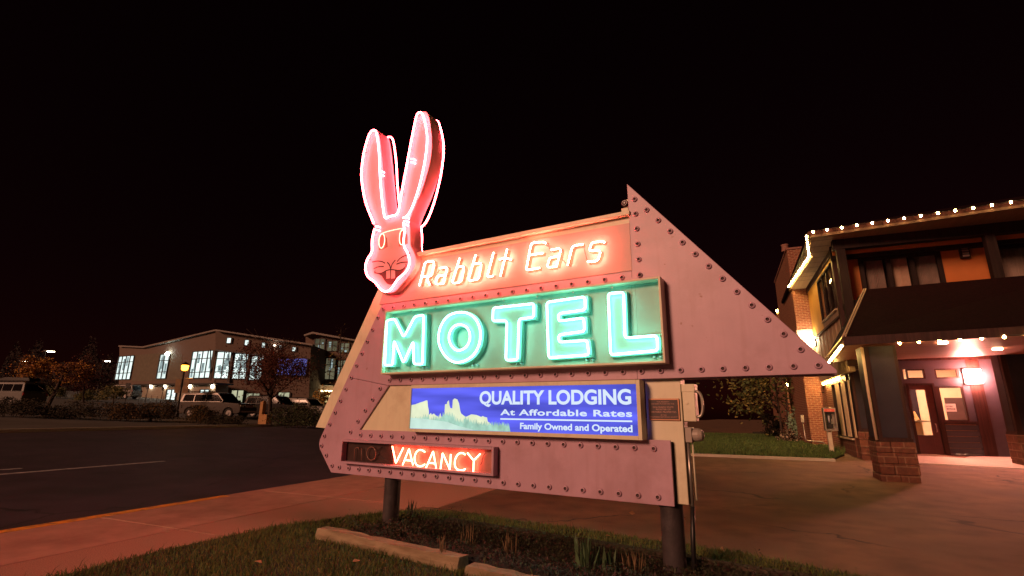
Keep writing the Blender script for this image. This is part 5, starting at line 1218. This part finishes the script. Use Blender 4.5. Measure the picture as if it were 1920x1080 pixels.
# dark wood beyond everything
rnd = random.Random(2); mb = MB()
for _ in range(26000):
    x = rnd.uniform(-60, 640); dp = rnd.uniform(98, 120); b = gpt(x, dp); hgt = 5.5+2.5*sin(x*.05)+1.8*sin(x*.13+1); q = b+UP*hgt*rnd.random()**.7*1.2
    d = Vector((rnd.gauss(0, 1), rnd.gauss(0, 1), rnd.gauss(0, 1))).normalized(); e = d.orthogonal().normalized(); s_ = rnd.uniform(.10, .28); mb.mi = rnd.randrange(2); mb.add([q-d*s_, q+e*s_*.5, q+d*s_, q-e*s_*.5], [(0, 1, 2, 3)])
tag(mb.build('woodland', drk), 'dark wood behind the buildings', 'woodland', kind='stuff')
# trees and shrubs on the motel lawn
b = onG(1497, 835); 
def mtree(x, Y, ytop, ycr, w_px, label, m, n, seed, size, nl, xc):
    p = onY(x, 770, Y); bb = Vector((p.x, Y, zg(p.x, Y))); top = onY(xc, ytop, Y); cr = onY(xc, ycr, Y); k = (Vector((p.x, Y, 0))-CPOS).dot(fwd)/FPX
    t = empty('leafy_tree', bb, label, 'tree')
    limbs(t, bb-UP*.1, Vector((p.x-.1, Y, top.z-.3)), .07, nl, w_px*k*.3, seed); limbs(t, bb+Vector((.2, .1, -.1)), Vector((p.x+.5, Y, top.z-.5)), .05, nl//2, w_px*k*.25, seed+1).name = 'second_trunk'
    crown(t, (top+cr)/2, w_px*k*.55, w_px*k*.4, (top.z-cr.z)*.6, n, size, m, seed, clumps=22, gap=.75)
mtree(1462, 27, 640, 765, 150, 'olive leafed multi stemmed tree behind the arrow tip of the sign', grl, 3000, 51, .10, 22, 1425)
def mbush(x, Y, w_px, ytop, label, m, n, seed, size):
    p = onY(x, ytop, Y); bb = Vector((p.x, Y, zg(p.x, Y))); k = (bb-CPOS).dot(fwd)/FPX; H = p.z-bb.z
    t = empty('lawn_shrub', bb, label, 'shrub'); crown(t, bb+UP*H*.5, w_px*k*.5, w_px*k*.4, H*.5, n, size, m, seed, 'foliage', 8, .6)
    mb = MB(); [mb.tube([bb-UP*.05, bb+Vector((cos(i)*.2, sin(i)*.2, H*.6))], .02, 4) for i in range(5)]; mb.build('stem', bark, t)
mbush(1450, 30, 46, 772, 'dark rounded shrub on the motel lawn below the tree', dkb, 900, 52, .07)
mbush(1484, 27, 18, 763, 'pale mint green small shrub beside the brick pier', [mat('pale_mint_leaf', (.22, .34, .22), .7, .2)], 300, 53, .07)
mbush(1478, 25.5, 40, 808, 'brown low shrub with pale stones at the foot of the lawn tree', [dkb[1], mat('pale_stone_leaf', (.35, .28, .2), .8, .3)], 420, 54, .06)
rnd = random.Random(8); mb = MB()
for _ in range(70):
    p = onG(rnd.uniform(1568, 1604), rnd.uniform(842, 850)); mb.add([p, p+Vector((.02, 0, 0)), p+Vector((rnd.uniform(-.12, .12), 0, rnd.uniform(.12, .4)))], [(0, 1, 2)])
tag(mb.build('weed_clump', gm2), 'weedy grass clump at the wall between the payphone and corner pier', 'plant')
mb = MB(); a = onG(1535, 838); mb.obox((a.x-.3, a.y-.1, a.z), (.75, -.6, 0), (.1, .1, 0), (0, 0, .13)); tag(mb.build('wooden_edging', timb, bevel=.01), 'short wooden edging board on the lawn by the brick pier', 'edging')
# ---- vehicles
tyre = mat('tyre_rubber', (.012, .011, .011), .8); rimm = mat('wheel_rim', (.30, .28, .27), .35, metal=.7); vglass = mat('vehicle_glass', (.008, .008, .009), .05, spec=.25)
lampg = mat('headlight_glass', (.55, .50, .45), .15, spec=.9); tail = mat('tail_lamp', (.35, .02, .02), .3)
chrome = mat('chrome_trim', (.6, .58, .55), .15, metal=.9)
def suv(x, depth, heading, paint, label, L=4.9, H=1.82, Wd=1.95, roofbox=False, dz=0, cat='car', name='parked_suv', long_roof=True):
    b = gpt(x, depth)+UP*dz; t = empty(name, b, label, cat)
    ax = Vector((cos(heading), sin(heading), 0)); ay = Vector((-sin(heading), cos(heading), 0))
    X = lambda a, s_, z: b+ax*a+ay*s_+UP*z
    h = L/2; gl = .62*H
    low = [(-h, .42), (-h+.04, .95), (-h+.06, gl-.02), (h*.42, gl), (h*.94, gl-.14), (h*.99, .82), (h, .45), (h*.93, .30), (h*.78, .30)]
    for c in (h*.62, -h*.60):
        pass
    def arch(c): return [(c+.40*cos(k*pi/8), .36+.40*sin(k*pi/8)) for k in range(9)]
    lowp = [(-h, .42), (-h+.03, .95), (-h+.06, gl-.02), (h*.40, gl), (h*.90, gl-.10), (h*.985, gl-.22), (h, .62), (h*.985, .40), (h*.90, .30)]+arch(h*.62)[0:]+[(h*.62-.42, .28), (-h*.60+.42, .28)]+arch(-h*.60)+[(-h*.60-.42, .30), (-h*.97, .34)]
    mb = MB(); w2 = Wd/2
    mb.prism([X(a, -w2, z) for a, z in lowp], [X(a, w2, z) for a, z in lowp]); mb.build('body', paint, t, .05)
    rz = H
    top = [(-h+.07, gl), (-h+.22, rz-.10), (-h+.42, rz), (h*.10, rz), (h*.20, rz-.04), (h*.46, gl)]
    mb = MB(); w3 = w2-.06; mb.prism([X(a, -w3+(.10 if z > gl+.1 else 0), z) for a, z in top], [X(a, w3-(.10 if z > gl+.1 else 0), z) for a, z in top]); cab = mb.build('cabin', paint, t, .03)
    for sgn in (-1, 1):
        for a0, a1, sl0, sl1 in ((-h+.30, -h+1.18, .10, 0), (-h+1.28, -h+2.15, 0, 0), (-h+2.24, h*.40, 0, .52)):
            q = w3-.01
            P = [(a0, gl+.05, q+.005), (a1, gl+.05, q+.005), (a1-sl1, rz-.16, q-.06), (a0+sl0, rz-.16, q-.06)]
            mb = MB(); mb.prism([X(a, sgn*(s_+.012), z) for a, z, s_ in P], [X(a, sgn*(s_-.03), z) for a, z, s_ in P]); mb.build('side_window', vglass, cab)
    P = [(h*.44, gl+.06), (h*.22, rz-.12)]
    mb = MB(); nn = .02; mb.add([X(P[0][0]+nn, -w3+.12, P[0][1]), X(P[0][0]+nn, w3-.12, P[0][1]), X(P[1][0]+nn+.02, w3-.2, P[1][1]), X(P[1][0]+nn+.02, -w3+.2, P[1][1])], [(0, 1, 2, 3)]); mb.build('windscreen', vglass, cab)
    mb = MB(); mb.add([X(-h+.085, -w3+.15, gl+.08), X(-h+.085, w3-.15, gl+.08), X(-h+.19, w3-.22, rz-.16), X(-h+.19, -w3+.22, rz-.16)], [(3, 2, 1, 0)]); mb.build('rear_window', vglass, cab)
    for c in (h*.62, -h*.60):
        for sgn in (-1, 1):
            o = X(c, sgn*(w2-.20), .36); mb = MB(); mb.sm = False; mb.lathe([(.001, -.1), (.33, -.1), (.36, -.06), (.36, .12), (.34, .15), (.24, .16)], o, ay*sgn, 20); wh = mb.build('wheel', tyre, t)
            mb = MB(); mb.lathe([(.24, .158), (.22, .12), (.06, .12), (.05, .16), (.001, .16)], o, ay*sgn, 10); mb.build('rim', rimm, wh)
    for sgn in (-1, 1):
        mb = MB(); mb.obox(X(h*.945, sgn*(w2-.42) if sgn > 0 else -w2+.02, gl-.36), ax*.12, ay*.40, UP*.16); mb.build('headlight', lampg, t, .02)
        mb = MB(); mb.obox(X(-h-.005, sgn*w2-(.16 if sgn > 0 else -.02), .95), ax*.08, ay*.14, UP*.22); mb.build('tail_light', tail, t)
        mb = MB(); mb.obox(X(h*.36, sgn*(w2+.02)-(0 if sgn > 0 else .16), gl+.02), ax*.10, ay*.16, UP*.16); mb.build('mirror', paint, t, .02)
    mb = MB(); mb.obox(X(h*.975, -.45, gl-.38), ax*.06, ay*.9, UP*.2); mb.obox(X(h*.99, -w2+.1, .42), ax*.05, ay*(Wd-.2), UP*.1); mb.build('grille', chrome, t)
    mb = MB()
    for sgn in (-1, 1): mb.tube([X(-h+.5, sgn*(w3-.18), rz+.06), X(h*.05, sgn*(w3-.18), rz+.06)], .025, 6)
    mb.build('roof_rail', blackp, t)
    if roofbox:
        mb = MB(); mb.prism([X(a, -.45, z) for a, z in ((-h+.35, rz+.08), (-h+.45, rz+.38), (h*.0, rz+.42), (h*.25, rz+.25), (h*.28, rz+.1))], [X(a, .45, z) for a, z in ((-h+.35, rz+.08), (-h+.45, rz+.38), (h*.0, rz+.42), (h*.25, rz+.25), (h*.28, rz+.1))]); rb = mb.build('roof_box', blackp, t, .06)
    return t
silv = mat('silver_car_paint', (.055, .045, .04), .3, .05, 3, metal=.3); blk = mat('black_car_paint', (.010, .008, .008), .35, spec=.12); wht = mat('white_car_paint', (.26, .245, .23), .45, .04, 3, spec=.2); grn = mat('grey_car_paint', (.11, .105, .10), .4, .1, 5)
HD = YAW*-1
suv(412, 39, radians(15), silv, 'dark silver estate vehicle parked nose right before the lit building', L=5.2, H=1.85)
suv(520, 44, radians(12), blk, 'black vehicle parked behind the red leaved tree', L=5.0, H=1.8)
suv(577, 47, radians(10), wht, 'white vehicle parked beside the sloping edge of the neon sign', L=4.8, H=1.7)
suv(12, 42, radians(195), grn, 'pale grey vehicle with a black roof box at the left edge', L=5.6, H=2.0, roofbox=True)
suv(226, 72, radians(200), wht, 'distant white vehicle parked at the left end of the lit building', L=4.8, H=1.9)
# ---- lamp posts, signs and posts across the street
def lamppost(x, depth, ytop, label, col, s, kind):
    b = gpt(x, depth); t_ = onP(x, ytop, b, Vector((sin(YAW), cos(YAW), 0))); t = empty('street_lamp', b, label, 'street lamp'); H = t_.z-b.z
    rr = Vector((cos(YAW), -sin(YAW), 0)); ff = Vector((sin(YAW), cos(YAW), 0))
    mb = MB(); mb.sm = True; mb.lathe([(.14, -.1), (.14, .25), (.09, .35), (.065, .5), (.05, H-.3), (.09, H-.25), (.09, H-.2)], b, UP, 10); mb.build('pole', blackp, t)
    if kind == 'lantern':
        mb = MB(); mb.sm = True; mb.lathe([(.09, -.2), (.20, -.12), (.24, .16), (.21, .2)], b+UP*H, UP, 12); mb.build('lantern_globe', glow('lantern_glow', col, s), t)
        mb = MB(); mb.lathe([(.29, .2), (.2, .33), (.05, .42), (.001, .48)], b+UP*H, UP, 12); mb.build('lantern_cap', blackp, t)
        for sg in (-1, 1):
            mb = MB(); mb.tube([b+UP*(H-.75), b+UP*(H-.75)+rr*sg*.75], .02, 6); arm = mb.build('banner_arm', silver, t)
            q = b+UP*(H-2.35)+rr*(.10 if sg > 0 else -.50)+UP*.55; mb = MB(); mb.obox(q, rr*.40, UP*1.0, ff*.02); mb.build('banner', mat('street_banner', (.20, .12, .06), .8, .3, 3) if 'street_banner' not in MATS else MATS['street_banner'], t)
    else:
        mb = MB(); q = b+UP*(H-.2); mb.obox(q-ff*.2-rr*.1, rr*1.3, ff*.4, UP*.16); hd = mb.build('lamp_head', blackp, t); mb = MB(); mb.obox(q-ff*.16+rr*.35-UP*.05, rr*.8, ff*.32, UP*.048); mb.build('lens', glow('lot_lamp_glow_'+str(int(x)), col, s), t)
lamppost(338, 37, 690, 'glowing amber pedestrian lantern with two banners by the far curb', (1, .34, .02), 16, 'lantern')
lamppost(23, 88, 675, 'parking lot lamp farthest left against the dark sky', (1, .85, .68), 40, 'lot')
lamppost(66, 70, 656, 'brightest parking lot lamp above the golden tree', (1, .82, .50), 80, 'lot')
lamppost(181, 92, 675, 'parking lot lamp left of the lit building', (1, .88, .74), 40, 'lot')
def postsign(x, depth, h, label, w_, hh, m, name='sign_post'):
    b = gpt(x, depth); t = empty(name, b, label, 'sign post'); rr = Vector((cos(YAW), -sin(YAW), 0)); ff = Vector((sin(YAW), cos(YAW), 0))
    mb = MB(); mb.tube([b-UP*.1, b+UP*h], .035, 6); mb.build('pole', dkmet, t); mb = MB(); mb.obox(b+UP*(h-hh)-rr*w_/2-ff*.05, rr*w_, UP*hh, ff*.03); mb.build('sign_plate', m, t)
for i, (x, dp, lb) in enumerate(((237, 60, 'dark sign on a thin post in front of the distant white vehicle'), (275, 63, 'thin sign post before the left part of the lower storey'), (304, 62, 'thin sign post between two wall lamps of the lower storey'), (352, 58, 'thin sign post right of the glowing lantern'))):
    postsign(x, dp, 2.2 if i else 2.4, lb, .3 if i else .55, .45 if i else .7, blackp)
b = gpt(496, 33); t = empty('wooden_post', b, 'tan wooden post left of the red leaved tree trunk', 'post'); k = pxh(33)
mb = MB(); mb.prism([b+Vector((dx, dy, 0)) for dx, dy in ((-.13, -.13), (.13, -.13), (.13, .13), (-.13, .13))], [b+Vector((dx, dy, 1.35)) for dx, dy in ((-.13, -.13), (.13, -.13), (.13, .13), (-.13, .13))]); mb.build('post_shaft', mat('tan_post_paint', (.36, .18, .06), .7, .15, 8), t, .02)
mb = MB(); mb.lathe([(.19, 1.35), (.19, 1.40), (.001, 1.5)], b, UP, 4); mb.build('post_cap', MATS['tan_post_paint'], t)
b = gpt(505, 32.5); mb = MB(); mb.box((b.x-.24, b.y-.2, b.z-.05), (b.x+.24, b.y+.2, b.z+.62)); mb.box((b.x-.27, b.y-.23, b.z+.62), (b.x+.27, b.y+.23, b.z+.67)); tag(mb.build('utility_cabinet', MATS['tan_post_paint'], bevel=.015), 'small tan utility cabinet at the foot of the red leaved tree', 'utility cabinet')
# rail along the lit building's path
r0 = gpt(262, 66); r1 = gpt(395, 60); fn = empty('path_railing', r0, 'thin metal railing along the path before the lower storey', 'railing')
for i in range(12):
    p = r0.lerp(r1, i/11); p.z = zg(p.x, p.y); mb = MB(); mb.tube([p-UP*.1, p+UP*1.0], .025, 5); mb.build('rail_post', dkmet, fn)
mb = MB(); mb.tube([r0+UP*1.0, r1+UP*1.0], .025, 5); mb.build('top_rail', silver, fn)
# fallen leaves on the grass
lf = MB(); lf.add([(-.05, 0, .0), (0, .03, .012), (.05, 0, .004), (0, -.03, .01)], [(0, 1, 2, 3)])
lo = None
LV = ((484, 1054), (668, 1052), (1141, 1005), (1282, 973), (1353, 1030), (1185, 962))
for i, (x, y) in enumerate(LV):
    p = onZ(x, y, .05 if y > 985 and x < 1200 else .012)
    if lo is None: lo = lf.build('fallen_leaf', mat('dry_leaf', (.42, .22, .10), .8, .3)); o = lo
    else: o = lo.copy(); COL.objects.link(o)
    o.location = p; o.rotation_euler = (.2*i, .1, i*1.3)
    tag(o, ['dry leaf on the grass at the lower left', 'dry leaf on the grass in front of the pale timber', 'pale leaf on the lit grass strip behind the planter', 'dry leaf on the asphalt right of the steel post', 'dry leaf on the asphalt beyond the right end of the grass strip', 'dry leaf on the asphalt under the lower sign panel'][i], 'leaf', 'fallen leaves')
